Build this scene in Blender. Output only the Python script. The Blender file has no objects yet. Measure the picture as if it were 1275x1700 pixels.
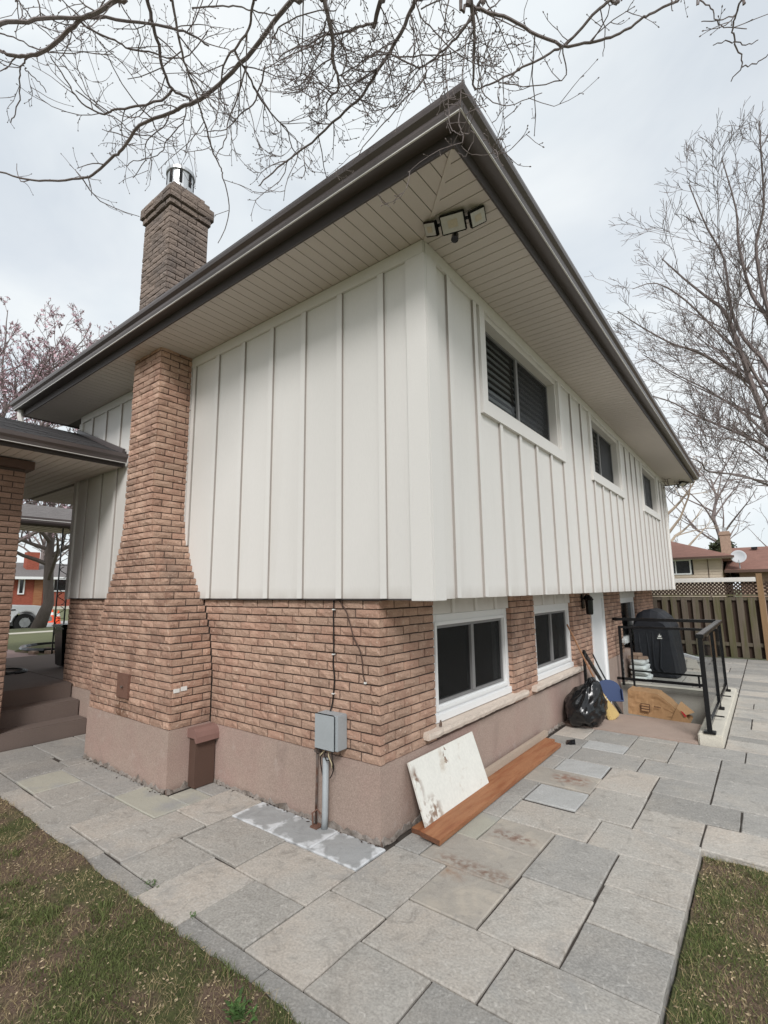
import bpy, bmesh, math, random
import numpy as np
from mathutils import Vector, Matrix, noise
R = math.radians
PI = math.pi
random.seed(7)
scene = bpy.context.scene
COL = scene.collection

# ------------------------------------------------------------------ camera
cam_d = bpy.data.cameras.new('camera')
cam = bpy.data.objects.new('camera', cam_d)
COL.objects.link(cam)
right = Vector((0.79226, 0.61007, -0.01165))
up = Vector((0.10470, -0.11711, 0.98759))
fwd = Vector((-0.60113, 0.78364, 0.15666))
rm = Matrix((right, up, -fwd)).transposed().to_4x4()
rm.translation = Vector((2.3426, -2.9721, 1.7757))
cam.matrix_world = rm
cam_d.sensor_fit = 'HORIZONTAL'
cam_d.sensor_width = 36
cam_d.lens = 23.05
cam_d.clip_start = 0.05
cam_d.clip_end = 2000
scene.camera = cam
CAM = Vector((2.3426, -2.9721, 1.7757))

# ------------------------------------------------------------------ world, sun, exposure
SUN_AZ, SUN_EL = 144.0, 38.0
w = bpy.data.worlds.new("World")
scene.world = w
w.use_nodes = True
nt = w.node_tree
for n in list(nt.nodes):
    nt.nodes.remove(n)
def wn(t, **k):
    n = nt.nodes.new(t)
    for a, b in k.items():
        setattr(n, a, b)
    return n
wo = wn('ShaderNodeOutputWorld')
bg = wn('ShaderNodeBackground')
bg.inputs['Strength'].default_value = 0.055
sky = wn('ShaderNodeTexSky', sky_type='NISHITA', sun_disc=False)
sky.sun_elevation = R(SUN_EL)
sky.sun_rotation = R(SUN_AZ)
sky.air_density = 1.0
sky.dust_density = 2.0
tc = wn('ShaderNodeTexCoord')
mp = wn('ShaderNodeMapping')
mp.inputs['Scale'].default_value = (1.0, 1.0, 1.9)
mp.inputs['Location'].default_value = (5.3, 2.9, 0.9)
nz = wn('ShaderNodeTexNoise')
nz.inputs['Scale'].default_value = 1.7
nz.inputs['Detail'].default_value = 6
nz.inputs['Roughness'].default_value = 0.52
nz.inputs['Distortion'].default_value = 0.35
rp = wn('ShaderNodeValToRGB')
rp.color_ramp.elements[0].position = 0.36
rp.color_ramp.elements[0].color = (0.74, 0.74, 0.74, 1)
rp.color_ramp.elements[1].position = 0.56
rp.color_ramp.elements[1].color = (1, 1, 1, 1)
nz2 = wn('ShaderNodeTexNoise')
nz2.inputs['Scale'].default_value = 2.6
nz2.inputs['Detail'].default_value = 4
rp2 = wn('ShaderNodeValToRGB')
rp2.color_ramp.elements[0].position = 0.3
rp2.color_ramp.elements[0].color = (8.1, 8.75, 9.2, 1)
rp2.color_ramp.elements[1].position = 0.62
rp2.color_ramp.elements[1].color = (9.2, 9.6, 9.8, 1)
mx = wn('ShaderNodeMix', data_type='RGBA')
nt.links.new(tc.outputs['Generated'], mp.inputs['Vector'])
nt.links.new(mp.outputs[0], nz.inputs['Vector'])
nt.links.new(mp.outputs[0], nz2.inputs['Vector'])
nt.links.new(nz.outputs[0], rp.inputs[0])
nt.links.new(nz2.outputs[0], rp2.inputs[0])
nt.links.new(rp.outputs[0], mx.inputs[0])
sk2 = wn('ShaderNodeVectorMath', operation='SCALE')
sk2.inputs['Scale'].default_value = 1.6
nt.links.new(sky.outputs[0], sk2.inputs[0])
nt.links.new(sk2.outputs[0], mx.inputs[6])
nt.links.new(rp2.outputs[0], mx.inputs[7])
nt.links.new(mx.outputs[2], bg.inputs['Color'])
nt.links.new(bg.outputs[0], wo.inputs['Surface'])

sun_d = bpy.data.lights.new('sun', 'SUN')
sun_d.energy = 1.5
sun_d.angle = R(17)
sun_d.color = (1.0, 0.985, 0.965)
sun = bpy.data.objects.new('sun', sun_d)
COL.objects.link(sun)
sd = Vector((math.sin(R(SUN_AZ)) * math.cos(R(SUN_EL)), math.cos(R(SUN_AZ)) * math.cos(R(SUN_EL)), math.sin(R(SUN_EL))))
sun.rotation_euler = sd.to_track_quat('Z', 'Y').to_euler()
sun.location = (20, -20, 30)

scene.view_settings.view_transform = 'Standard'
scene.view_settings.look = 'None'
scene.view_settings.gamma = 1
scene.view_settings.use_curve_mapping = False
scene.view_settings.exposure = 0.88
scene.cycles.max_bounces = 8
scene.cycles.transparent_max_bounces = 16

# ------------------------------------------------------------------ materials
MATS = {}
def mk(name, col, rough=0.75, var=0.12, vs=3.0, fine=0.10, fs=90.0, bump=0.3, bs=90.0, bd=0.002,
       rnd=0.0, isl=0.0, metal=0.0, spec=0.35, stretch=(1, 1, 1), col2=None, c2s=4.0, c2lo=0.45, c2hi=0.65,
       coat=0.0, trans=0.0, hue=0.0):
    m = bpy.data.materials.new(name)
    m.use_nodes = True
    t = m.node_tree
    N = t.nodes
    L = t.links
    b = N['Principled BSDF']
    b.inputs['Roughness'].default_value = rough
    b.inputs['Metallic'].default_value = metal
    b.inputs['Specular IOR Level'].default_value = spec
    b.inputs['Coat Weight'].default_value = coat
    g = N.new('ShaderNodeNewGeometry')
    mpn = N.new('ShaderNodeMapping')
    mpn.inputs['Scale'].default_value = stretch
    L.new(g.outputs['Position'], mpn.inputs['Vector'])
    P = mpn.outputs[0]
    def noi(s, d=3, r=0.55):
        n = N.new('ShaderNodeTexNoise')
        n.inputs['Scale'].default_value = s
        n.inputs['Detail'].default_value = d
        n.inputs['Roughness'].default_value = r
        L.new(P, n.inputs['Vector'])
        return n.outputs[0]
    def math_(op, a, bb):
        n = N.new('ShaderNodeMath')
        n.operation = op
        for i, v in enumerate((a, bb)):
            if isinstance(v, (int, float)):
                n.inputs[i].default_value = v
            else:
                L.new(v, n.inputs[i])
        return n.outputs[0]
    fac = math_('ADD', math_('MULTIPLY', math_('SUBTRACT', noi(vs, 5), 0.5), 3.0 * var), 1.0)
    fn = math_('MULTIPLY', math_('SUBTRACT', noi(fs, 2), 0.5), 3.0 * fine)
    fac = math_('ADD', fac, fn)
    if rnd:
        oi = N.new('ShaderNodeObjectInfo')
        fac = math_('ADD', fac, math_('MULTIPLY', math_('SUBTRACT', oi.outputs['Random'], 0.5), 2 * rnd))
    if isl:
        fac = math_('ADD', fac, math_('MULTIPLY', math_('SUBTRACT', g.outputs['Random Per Island'], 0.5), 2 * isl))
    base = None
    if col2 is not None:
        mm = N.new('ShaderNodeMix')
        mm.data_type = 'RGBA'
        mr = N.new('ShaderNodeMapRange')
        mr.inputs['From Min'].default_value = c2lo
        mr.inputs['From Max'].default_value = c2hi
        src = noi(c2s, 6)
        if hue:
            oi2 = N.new('ShaderNodeObjectInfo')
            src = math_('ADD', src, math_('MULTIPLY', math_('SUBTRACT', oi2.outputs['Random'], 0.5), 2 * hue))
        L.new(src, mr.inputs['Value'])
        L.new(mr.outputs[0], mm.inputs[0])
        mm.inputs[6].default_value = (*col, 1)
        mm.inputs[7].default_value = (*col2, 1)
        base = mm.outputs[2]
    vm = N.new('ShaderNodeVectorMath')
    vm.operation = 'SCALE'
    if base is None:
        vm.inputs[0].default_value = col
    else:
        L.new(base, vm.inputs[0])
    L.new(fac, vm.inputs['Scale'])
    L.new(vm.outputs[0], b.inputs['Base Color'])
    if bump:
        bn = N.new('ShaderNodeBump')
        bn.inputs['Strength'].default_value = bump
        bn.inputs['Distance'].default_value = bd
        L.new(noi(bs, 5, 0.6), bn.inputs['Height'])
        L.new(bn.outputs[0], b.inputs['Normal'])
    MATS[name] = m
    m['_vm'] = 1
    return m
def base_socket(m):
    return m.node_tree.nodes['Principled BSDF'].inputs['Base Color']
def overlay(m, color, maskfn):
    """mix a stain colour over the base colour by a mask built in maskfn(N, L) -> socket"""
    t = m.node_tree
    N = t.nodes
    L = t.links
    bs = base_socket(m)
    src = bs.links[0].from_socket
    mask = maskfn(N, L)
    mm = N.new('ShaderNodeMix')
    mm.data_type = 'RGBA'
    L.new(mask, mm.inputs[0])
    L.new(src, mm.inputs[6])
    mm.inputs[7].default_value = (*color, 1)
    L.new(mm.outputs[2], bs)
def noise_mask(scale, lo, hi, detail=6, dist=0.0, stretch=(1, 1, 1)):
    def f(N, L):
        g = N.new('ShaderNodeNewGeometry')
        mpn = N.new('ShaderNodeMapping')
        mpn.inputs['Scale'].default_value = stretch
        L.new(g.outputs['Position'], mpn.inputs[0])
        n = N.new('ShaderNodeTexNoise')
        n.inputs['Scale'].default_value = scale
        n.inputs['Detail'].default_value = detail
        n.inputs['Roughness'].default_value = 0.62
        n.inputs['Distortion'].default_value = dist
        L.new(mpn.outputs[0], n.inputs['Vector'])
        mr = N.new('ShaderNodeMapRange')
        mr.inputs['From Min'].default_value = lo
        mr.inputs['From Max'].default_value = hi
        L.new(n.outputs[0], mr.inputs['Value'])
        return mr.outputs[0]
    return f
def box_mask(lo, hi, soft, nscale=14.0, namp=0.35):
    """soft world-space box times noise, for a local stain"""
    def f(N, L):
        g = N.new('ShaderNodeNewGeometry')
        sp = N.new('ShaderNodeSeparateXYZ')
        L.new(g.outputs['Position'], sp.inputs[0])
        out = None
        for i in range(3):
            if lo[i] is None:
                continue
            for sgn, e in ((1, lo[i]), (-1, hi[i])):
                mr = N.new('ShaderNodeMapRange')
                mr.inputs['From Min'].default_value = e - soft * sgn
                mr.inputs['From Max'].default_value = e + soft * sgn
                L.new(sp.outputs[i], mr.inputs['Value'])
                if out is None:
                    out = mr.outputs[0]
                else:
                    mu = N.new('ShaderNodeMath')
                    mu.operation = 'MULTIPLY'
                    L.new(out, mu.inputs[0])
                    L.new(mr.outputs[0], mu.inputs[1])
                    out = mu.outputs[0]
        n = N.new('ShaderNodeTexNoise')
        n.inputs['Scale'].default_value = nscale
        n.inputs['Detail'].default_value = 6
        L.new(g.outputs['Position'], n.inputs['Vector'])
        mr = N.new('ShaderNodeMapRange')
        mr.inputs['From Min'].default_value = 0.5 - namp * 0.5
        mr.inputs['From Max'].default_value = 0.5 + namp * 0.5
        L.new(n.outputs[0], mr.inputs['Value'])
        mu = N.new('ShaderNodeMath')
        mu.operation = 'MULTIPLY'
        L.new(out, mu.inputs[0])
        L.new(mr.outputs[0], mu.inputs[1])
        return mu.outputs[0]
    return f
def edge_mask(lo, hi, nscale=9.0, amp=0.5):
    """mask that is strong along the borders of the object's own bounding box (crust on slab edges)"""
    def f(N, L):
        tcn = N.new('ShaderNodeTexCoord')
        sp = N.new('ShaderNodeSeparateXYZ')
        L.new(tcn.outputs['Generated'], sp.inputs[0])
        outs = []
        for i in range(2):
            a = N.new('ShaderNodeMath')
            a.operation = 'SUBTRACT'
            L.new(sp.outputs[i], a.inputs[0])
            a.inputs[1].default_value = 0.5
            c = N.new('ShaderNodeMath')
            c.operation = 'ABSOLUTE'
            L.new(a.outputs[0], c.inputs[0])
            outs.append(c.outputs[0])
        mxn = N.new('ShaderNodeMath')
        mxn.operation = 'MAXIMUM'
        L.new(outs[0], mxn.inputs[0])
        L.new(outs[1], mxn.inputs[1])
        g = N.new('ShaderNodeNewGeometry')
        n = N.new('ShaderNodeTexNoise')
        n.inputs['Scale'].default_value = nscale
        n.inputs['Detail'].default_value = 5
        L.new(g.outputs['Position'], n.inputs['Vector'])
        sc = N.new('ShaderNodeMath')
        sc.operation = 'MULTIPLY_ADD'
        L.new(n.outputs[0], sc.inputs[0])
        sc.inputs[1].default_value = amp
        L.new(mxn.outputs[0], sc.inputs[2])
        mr = N.new('ShaderNodeMapRange')
        mr.inputs['From Min'].default_value = lo
        mr.inputs['From Max'].default_value = hi
        L.new(sc.outputs[0], mr.inputs['Value'])
        return mr.outputs[0]
    return f

M_brick = mk('brick_clay', (0.455, 0.300, 0.224), 0.92, 0.14, 2.2, 0.20, 110, 0.75, 42, 0.012, rnd=0.22, isl=0.22,
             col2=(0.345, 0.210, 0.155), c2s=5.0, hue=0.22)
overlay(M_brick, (0.13, 0.06, 0.03), box_mask((-3.16, -0.6, 0.35), (-2.86, -0.3, 0.72), 0.05, 18, 0.5))
overlay(M_brick, (0.24, 0.17, 0.135), noise_mask(1.3, 0.58, 0.80))
overlay(M_brick, (0.55, 0.41, 0.32), noise_mask(30, 0.59, 0.70, 4))
overlay(M_brick, (0.17, 0.105, 0.075), noise_mask(38, 0.63, 0.72, 4))
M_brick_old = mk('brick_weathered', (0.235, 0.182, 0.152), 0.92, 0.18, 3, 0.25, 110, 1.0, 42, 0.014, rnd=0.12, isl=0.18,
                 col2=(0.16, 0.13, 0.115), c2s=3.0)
M_brick_dark = mk('brick_porch', (0.30, 0.19, 0.14), 0.9, 0.14, 2.2, 0.2, 110, 0.9, 45, 0.012, rnd=0.16, isl=0.16)
M_mortar = mk('mortar', (0.085, 0.062, 0.052), 0.95, 0.15, 6, 0.2, 120, 0.5, 120, 0.003)
M_stucco = mk('stucco', (0.375, 0.285, 0.240), 0.92, 0.10, 1.4, 0.28, 110, 0.7, 90, 0.005, col2=(0.36, 0.250, 0.215), c2s=1.3)
overlay(M_stucco, (0.19, 0.14, 0.115), box_mask((-30, -30, -1), (30, 30, 0.035), 0.03, 9, 0.7))
M_siding = mk('painted_board', (0.71, 0.685, 0.655), 0.62, 0.018, 1.2, 0.03, 160, 0.25, 120, 0.0012, stretch=(1, 1, 0.12))
M_batten_edge = mk('batten_edge', (0.36, 0.325, 0.30), 0.8, 0.06, 4, 0.05, 100, 0.1)
M_trim = mk('painted_trim', (0.72, 0.695, 0.665), 0.6, 0.015, 1.2, 0.03, 160, 0.2, 120, 0.001)
M_soffit = mk('soffit_vinyl', (0.60, 0.54, 0.50), 0.6, 0.02, 1.5, 0.015, 100, 0.05)
M_soffit_gap = mk('soffit_shadow_channel', (0.20, 0.18, 0.155), 0.8, 0.02)
M_gutter = mk('gutter_aluminium', (0.105, 0.086, 0.083), 0.33, 0.05, 1.5, 0.03, 60, 0.04, spec=0.5)
M_fascia = mk('fascia_aluminium', (0.066, 0.055, 0.053), 0.5, 0.05, 1.5, 0.03, 60, 0.04)
M_edge_glint = mk('gutter_edge_glint', (0.62, 0.6, 0.57), 0.4, 0.05)  # pale colour paints in the bright reflection on the gutter's lower edge
M_shingle = mk('roof_shingle', (0.045, 0.042, 0.043), 0.95, 0.25, 2.5, 0.35, 120, 0.6, 60, 0.006)
M_shingle_g = mk('roof_shingle_grey', (0.16, 0.145, 0.14), 0.95, 0.25, 6, 0.3, 60, 0.5, 40, 0.01, stretch=(1, 1, 5))
M_shingle_b = mk('roof_shingle_brown', (0.22, 0.115, 0.09), 0.95, 0.2, 2.5, 0.3, 30, 0.5, 30, 0.01, stretch=(1, 1, 4))
M_vinyl = mk('window_vinyl', (0.80, 0.80, 0.80), 0.4, 0.015, 2, 0.01, 60, 0.03)
M_vinyl_cream = mk('window_vinyl_cream', (0.70, 0.67, 0.63), 0.5, 0.015, 2, 0.01, 60, 0.03)
M_sash = mk('window_sash_grey', (0.22, 0.215, 0.215), 0.5, 0.03)
M_dark = mk('dark_interior', (0.012, 0.012, 0.013), 0.9, 0.02, bump=0)
M_blind = mk('shutter_white', (0.36, 0.355, 0.35), 0.6, 0.02, bump=0)
M_sill = mk('stone_sill', (0.62, 0.53, 0.455), 0.9, 0.10, 6, 0.15, 80, 0.7, 25, 0.008)
M_black = mk('black_powdercoat', (0.008, 0.008, 0.009), 0.22, 0.1, 4, 0.1, 60, 0.03)
M_plasticbag = mk('black_poly', (0.006, 0.006, 0.007), 0.22, 0.1, 5, 0.1, 30, 0.35, 26, 0.01, spec=0.6)
M_cover = mk('grill_cover_fabric', (0.010, 0.011, 0.015), 0.6, 0.2, 5, 0.2, 50, 0.5, 12, 0.015)
M_conc = mk('concrete', (0.36, 0.335, 0.30), 0.92, 0.16, 4, 0.16, 90, 0.4, 90, 0.003)
M_footing = mk('crumbling_mortar', (0.27, 0.235, 0.21), 0.95, 0.25, 14, 0.3, 60, 0.9, 60, 0.006, col2=(0.14, 0.115, 0.095), c2s=9)
M_conc_light = mk('concrete_pale', (0.58, 0.545, 0.47), 0.9, 0.12, 5, 0.12, 80, 0.5, 60, 0.004)
M_conc_dark = mk('concrete_porch', (0.150, 0.114, 0.098), 0.92, 0.12, 2.5, 0.14, 90, 0.4, 90, 0.003)
M_pinkslab = mk('pink_slab', (0.37, 0.285, 0.24), 0.92, 0.08, 4, 0.10, 110, 0.3, 120, 0.002)
M_greymetal = mk('grey_pvc', (0.37, 0.395, 0.41), 0.5, 0.06, 8, 0.05, 60, 0.06)
M_ruststeel = mk('rusty_steel', (0.17, 0.145, 0.13), 0.7, 0.2, 30, 0.2, 90, 0.2, metal=0.3, col2=(0.13, 0.055, 0.03), c2s=9)
M_galv = mk('galvanised', (0.55, 0.56, 0.57), 0.42, 0.15, 12, 0.1, 60, 0.05, metal=0.75)
M_ventbrown = mk('brown_sheet_metal', (0.098, 0.058, 0.044), 0.62, 0.06, 4, 0.06, 90, 0.08)
M_ventcap = mk('brown_sheet_metal_faded', (0.235, 0.135, 0.115), 0.6, 0.07, 6, 0.08, 90, 0.08)
M_rustdoor = mk('rust_iron', (0.17, 0.09, 0.065), 0.85, 0.15, 20, 0.2, 90, 0.4, 60, 0.003)
M_white = mk('white_paint', (0.74, 0.73, 0.70), 0.7, 0.05, 6, 0.05, 60, 0.1)
M_cable = mk('black_cable', (0.016, 0.012, 0.011), 0.5, 0.05, bump=0)
M_cable_br = mk('brown_cable', (0.085, 0.05, 0.038), 0.6, 0.05, bump=0)
M_wire_y = mk('pale_wire', (0.55, 0.47, 0.30), 0.5, 0.05, bump=0)
M_cedar = mk('stained_cedar', (0.34, 0.155, 0.075), 0.62, 0.14, 3, 0.16, 40, 0.25, 40, 0.0015, stretch=(6, 0.7, 6), col2=(0.27, 0.10, 0.045), c2s=4)
M_cedar_end = mk('cedar_end_grain', (0.14, 0.062, 0.035), 0.8, 0.2, 30, 0.2, 90, 0.2)
M_woodgrey = mk('bare_board', (0.42, 0.34, 0.27), 0.85, 0.12, 3, 0.12, 40, 0.3, 40, 0.002, stretch=(6, 0.7, 6))
M_peel = mk('peeling_white_paint', (0.72, 0.71, 0.66), 0.75, 0.05, 5, 0.06, 40, 0.25, 30, 0.002)
M_paper = mk('kraft_paper', (0.36, 0.21, 0.105), 0.8, 0.10, 5, 0.06, 60, 0.45, 14, 0.01)
M_paper_print = mk('kraft_print', (0.075, 0.035, 0.02), 0.8, 0.15, 60, 0.2, 120, 0)
M_paper_red = mk('red_print', (0.40, 0.03, 0.03), 0.8, 0.1, bump=0)
M_straw = mk('broom_straw', (0.50, 0.36, 0.15), 0.85, 0.12, 10, 0.3, 160, 0.6, 120, 0.004, stretch=(3, 3, 0.25))
M_handle = mk('broom_handle_wood', (0.30, 0.15, 0.075), 0.5, 0.12, 5, 0.1, 60, 0.1)
M_green = mk('green_plastic', (0.03, 0.30, 0.10), 0.4, 0.05, bump=0)
M_blue = mk('navy_plastic', (0.012, 0.035, 0.115), 0.4, 0.1, 4, 0.05, 60, 0.05)
M_fence = mk('weathered_cedar', (0.122, 0.098, 0.076), 0.9, 0.18, 3, 0.2, 60, 0.5, 60, 0.003, stretch=(8, 8, 0.6), rnd=0.12,
             col2=(0.085, 0.078, 0.038), c2s=1.6, c2lo=0.46, c2hi=0.68, hue=0.1)
overlay(M_fence, (0.055, 0.058, 0.022), box_mask((-30, 0, -1), (30, 30, 0.25), 0.30, 5, 0.9))
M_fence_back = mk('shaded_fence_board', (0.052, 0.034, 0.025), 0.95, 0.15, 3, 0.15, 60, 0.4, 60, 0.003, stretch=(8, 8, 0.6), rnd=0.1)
M_fence_new = mk('tan_fence_post', (0.24, 0.15, 0.08), 0.85, 0.12, 3, 0.15, 60, 0.3, 60, 0.002, stretch=(8, 8, 0.6))
M_capboard = mk('pale_cap_board', (0.62, 0.60, 0.57), 0.8, 0.08, 4, 0.1, 60, 0.2)
M_bark = mk('bark_grey', (0.135, 0.112, 0.10), 0.95, 0.2, 8, 0.25, 60, 0.8, 40, 0.012, stretch=(1, 1, 0.4))
M_bark_near = mk('bark_twig', (0.190, 0.158, 0.152), 0.85, 0.15, 12, 0.25, 120, 0.4, 90, 0.003)
M_bark_pale = mk('bark_pale', (0.40, 0.33, 0.26), 0.95, 0.2, 2, 0.25, 20, 0.5, 40, 0.01)
M_bark_far = mk('bark_brown', (0.21, 0.172, 0.165), 0.95, 0.2, 3, 0.2, 20, 0.3, 40, 0.01)
M_bud = mk('pink_bud', (0.52, 0.36, 0.40), 0.8, 0.1, 3, 0.1, 30, 0, isl=0.35)
M_ever = mk('evergreen', (0.045, 0.055, 0.022), 0.9, 0.2, 3, 0.2, 30, 0, isl=0.4)
M_soil = mk('soil', (0.125, 0.085, 0.06), 0.97, 0.25, 5, 0.35, 60, 0.9, 45, 0.02, col2=(0.075, 0.082, 0.030), c2s=2.2, c2lo=0.44, c2hi=0.56)
M_far_lawn = mk('far_lawn', (0.135, 0.140, 0.070), 0.95, 0.15, 1.2, 0.2, 20, 0.4, 20, 0.02)
M_grass = mk('grass_blade', (0.105, 0.128, 0.040), 0.75, 0.1, 3, 0.05, 30, 0, isl=0.45)
M_straw2 = mk('dead_grass', (0.30, 0.235, 0.125), 0.85, 0.1, 3, 0.05, 30, 0, isl=0.4)
M_weed = mk('weed_leaf', (0.060, 0.115, 0.030), 0.7, 0.15, 20, 0.1, 60, 0, isl=0.35)
M_chip = mk('leaf_litter', (0.36, 0.28, 0.18), 0.85, 0.1, 3, 0.05, 30, 0, isl=0.6)
M_leafdk = mk('dark_leaf', (0.055, 0.038, 0.03), 0.85, 0.1, 3, 0.05, 30, 0, isl=0.5)
M_asphalt = mk('asphalt', (0.36, 0.35, 0.34), 0.95, 0.08, 3, 0.12, 60, 0.3)
M_bed = mk('joint_sand', (0.060, 0.050, 0.043), 0.97, 0.25, 8, 0.3, 90, 0.6, 90, 0.004)
M_redbrick = mk('far_red_brick', (0.30, 0.085, 0.055), 0.95, 0.15, 4, 0.3, 6, 0.2, stretch=(1, 1, 3))
M_truck = mk('white_car_paint', (0.78, 0.79, 0.80), 0.25, 0.01, bump=0, coat=0.5)
M_tyre = mk('tyre_rubber', (0.015, 0.015, 0.015), 0.85, 0.05, bump=0)
M_rim = mk('alloy_rim', (0.55, 0.56, 0.58), 0.35, 0.05, bump=0, metal=0.8)
M_glassdk = mk('tinted_glass', (0.015, 0.017, 0.02), 0.08, 0.02, bump=0, spec=0.6)
M_lens = mk('flood_lens', (0.52, 0.50, 0.47), 0.35, 0.10, 20, 0.08, 60, 0.05)
M_led = mk('led_plate', (0.52, 0.45, 0.35), 0.5, 0.05, bump=0)
M_cone = mk('cone_orange', (0.85, 0.10, 0.03), 0.5, 0.05, bump=0)
M_beigesid = mk('beige_siding', (0.60, 0.50, 0.40), 0.8, 0.05, 2, 0.04, 30, 0.1)
M_tanbrick = mk('tan_brick', (0.36, 0.25, 0.19), 0.9, 0.2, 10, 0.25, 30, 0.3)
M_saltbag = mk('white_poly_bag', (0.80, 0.81, 0.80), 0.42, 0.06, 6, 0.05, 40, 0.4, 22, 0.006)
M_pinkpath = mk('pink_path', (0.36, 0.25, 0.23), 0.92, 0.12, 3, 0.15, 20, 0.3)
M_dish = mk('dish_grey', (0.50, 0.51, 0.53), 0.5, 0.05, bump=0)
PAVERS = {}
PAVERS['n'] = mk('paver_slate', (0.395, 0.372, 0.338), 0.88, 0.10, 2.4, 0.30, 75, 0.9, 13, 0.010, rnd=0.12,
                 col2=(0.42, 0.376, 0.328), c2s=2.0, c2lo=0.42, c2hi=0.66, hue=0.12)
overlay(PAVERS['n'], (0.28, 0.28, 0.275), noise_mask(1.9, 0.56, 0.78, 6, 0.6))
overlay(PAVERS['n'], (0.225, 0.208, 0.186), noise_mask(7.0, 0.54, 0.82, 8, 1.4))
overlay(PAVERS['n'], (0.52, 0.49, 0.45), noise_mask(13.0, 0.575, 0.70, 8, 2.6))
overlay(PAVERS['n'], (0.155, 0.135, 0.115), edge_mask(0.72, 0.86, 16, 0.42))
PAVERS['b'] = mk('paver_bluegrey', (0.315, 0.302, 0.282), 0.86, 0.10, 2.4, 0.30, 75, 0.9, 13, 0.010, rnd=0.13,
                 col2=(0.34, 0.316, 0.284), c2s=2.4, c2lo=0.48, c2hi=0.72)
overlay(PAVERS['b'], (0.205, 0.198, 0.185), noise_mask(7.0, 0.54, 0.82, 8, 1.4))
overlay(PAVERS['b'], (0.46, 0.44, 0.41), noise_mask(13.0, 0.585, 0.71, 8, 2.6))
overlay(PAVERS['b'], (0.145, 0.128, 0.11), edge_mask(0.72, 0.86, 16, 0.42))
PAVERS['y'] = mk('paver_olive', (0.40, 0.385, 0.325), 0.88, 0.08, 2.4, 0.15, 130, 0.7, 14, 0.008,
                 col2=(0.33, 0.325, 0.31), c2s=2.6, c2lo=0.5, c2hi=0.65)
PAVERS['w'] = mk('paver_efflorescent', (0.37, 0.372, 0.37), 0.9, 0.09, 3, 0.12, 130, 0.85, 11, 0.010,
                 col2=(0.33, 0.335, 0.335), c2s=3.0)
overlay(PAVERS['w'], (0.28, 0.28, 0.28), noise_mask(8.0, 0.52, 0.75, 8, 1.0))
overlay(PAVERS['w'], (0.62, 0.63, 0.64), edge_mask(0.82, 0.93, 9, 0.85))
PAVERS['p'] = mk('paver_pale', (0.43, 0.43, 0.42), 0.9, 0.10, 3, 0.2, 80, 0.85, 11, 0.010, col2=(0.37, 0.37, 0.36), c2s=3.0)
overlay(PAVERS['p'], (0.56, 0.56, 0.555), noise_mask(7, 0.58, 0.75, 8, 1.0))
PAVERS['s'] = mk('paver_rust_stained', (0.365, 0.333, 0.292), 0.88, 0.09, 3, 0.12, 130, 0.85, 11, 0.010)
overlay(PAVERS['s'], (0.46, 0.41, 0.345), noise_mask(3.5, 0.50, 0.68, 8, 0.6))
overlay(PAVERS['s'], (0.23, 0.215, 0.20), noise_mask(6.0, 0.56, 0.8, 8, 1.4))
overlay(PAVERS['s'], (0.20, 0.125, 0.09), box_mask((0.40, 0.08, -1), (0.90, 0.17, 1), 0.05, 24, 0.22))
overlay(PAVERS['s'], (0.20, 0.12, 0.09), box_mask((0.55, 0.60, -1), (0.85, 0.70, 1), 0.05, 20, 0.16))
overlay(PAVERS['s'], (0.30, 0.20, 0.14), box_mask((0.50, -0.05, -1), (0.66, 0.05, 1), 0.04, 16, 0.35))
overlay(PAVERS['s'], (0.26, 0.16, 0.12), box_mask((0.55, 1.9, -1), (0.85, 2.1, 1), 0.05, 18, 0.2))
overlay(PAVERS['s'], (0.155, 0.135, 0.115), edge_mask(0.74, 0.86, 16, 0.42))
# peeled paint: bare brown board shows at the ragged left edge and in spots
overlay(M_peel, (0.24, 0.165, 0.12), noise_mask(5.5, 0.665, 0.675, 8, 0.2))
overlay(M_peel, (0.52, 0.45, 0.37), noise_mask(6.0, 0.57, 0.72, 8, 0.2))
overlay(M_peel, (0.23, 0.15, 0.11), box_mask((-1, 0.30, 0.24), (1, 0.37, 0.42), 0.03, 11, 0.10))
overlay(M_peel, (0.27, 0.19, 0.14), box_mask((-1, 0.31, 0.0), (1, 0.52, 0.20), 0.04, 16, 0.10))
overlay(M_siding, (0.64, 0.61, 0.575), noise_mask(2.2, 0.55, 0.85, 6, 0.3, (1, 1, 0.10)))
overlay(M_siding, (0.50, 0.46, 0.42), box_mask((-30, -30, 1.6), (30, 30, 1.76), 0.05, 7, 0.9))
overlay(M_stucco, (0.46, 0.38, 0.335), noise_mask(5, 0.60, 0.85, 7))
overlay(M_stucco, (0.25, 0.19, 0.165), noise_mask(2.6, 0.60, 0.85, 7, 0.4, (1, 1, 0.5)))
overlay(M_conc_dark, (0.16, 0.12, 0.10), noise_mask(1.1, 0.5, 0.75))

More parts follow.
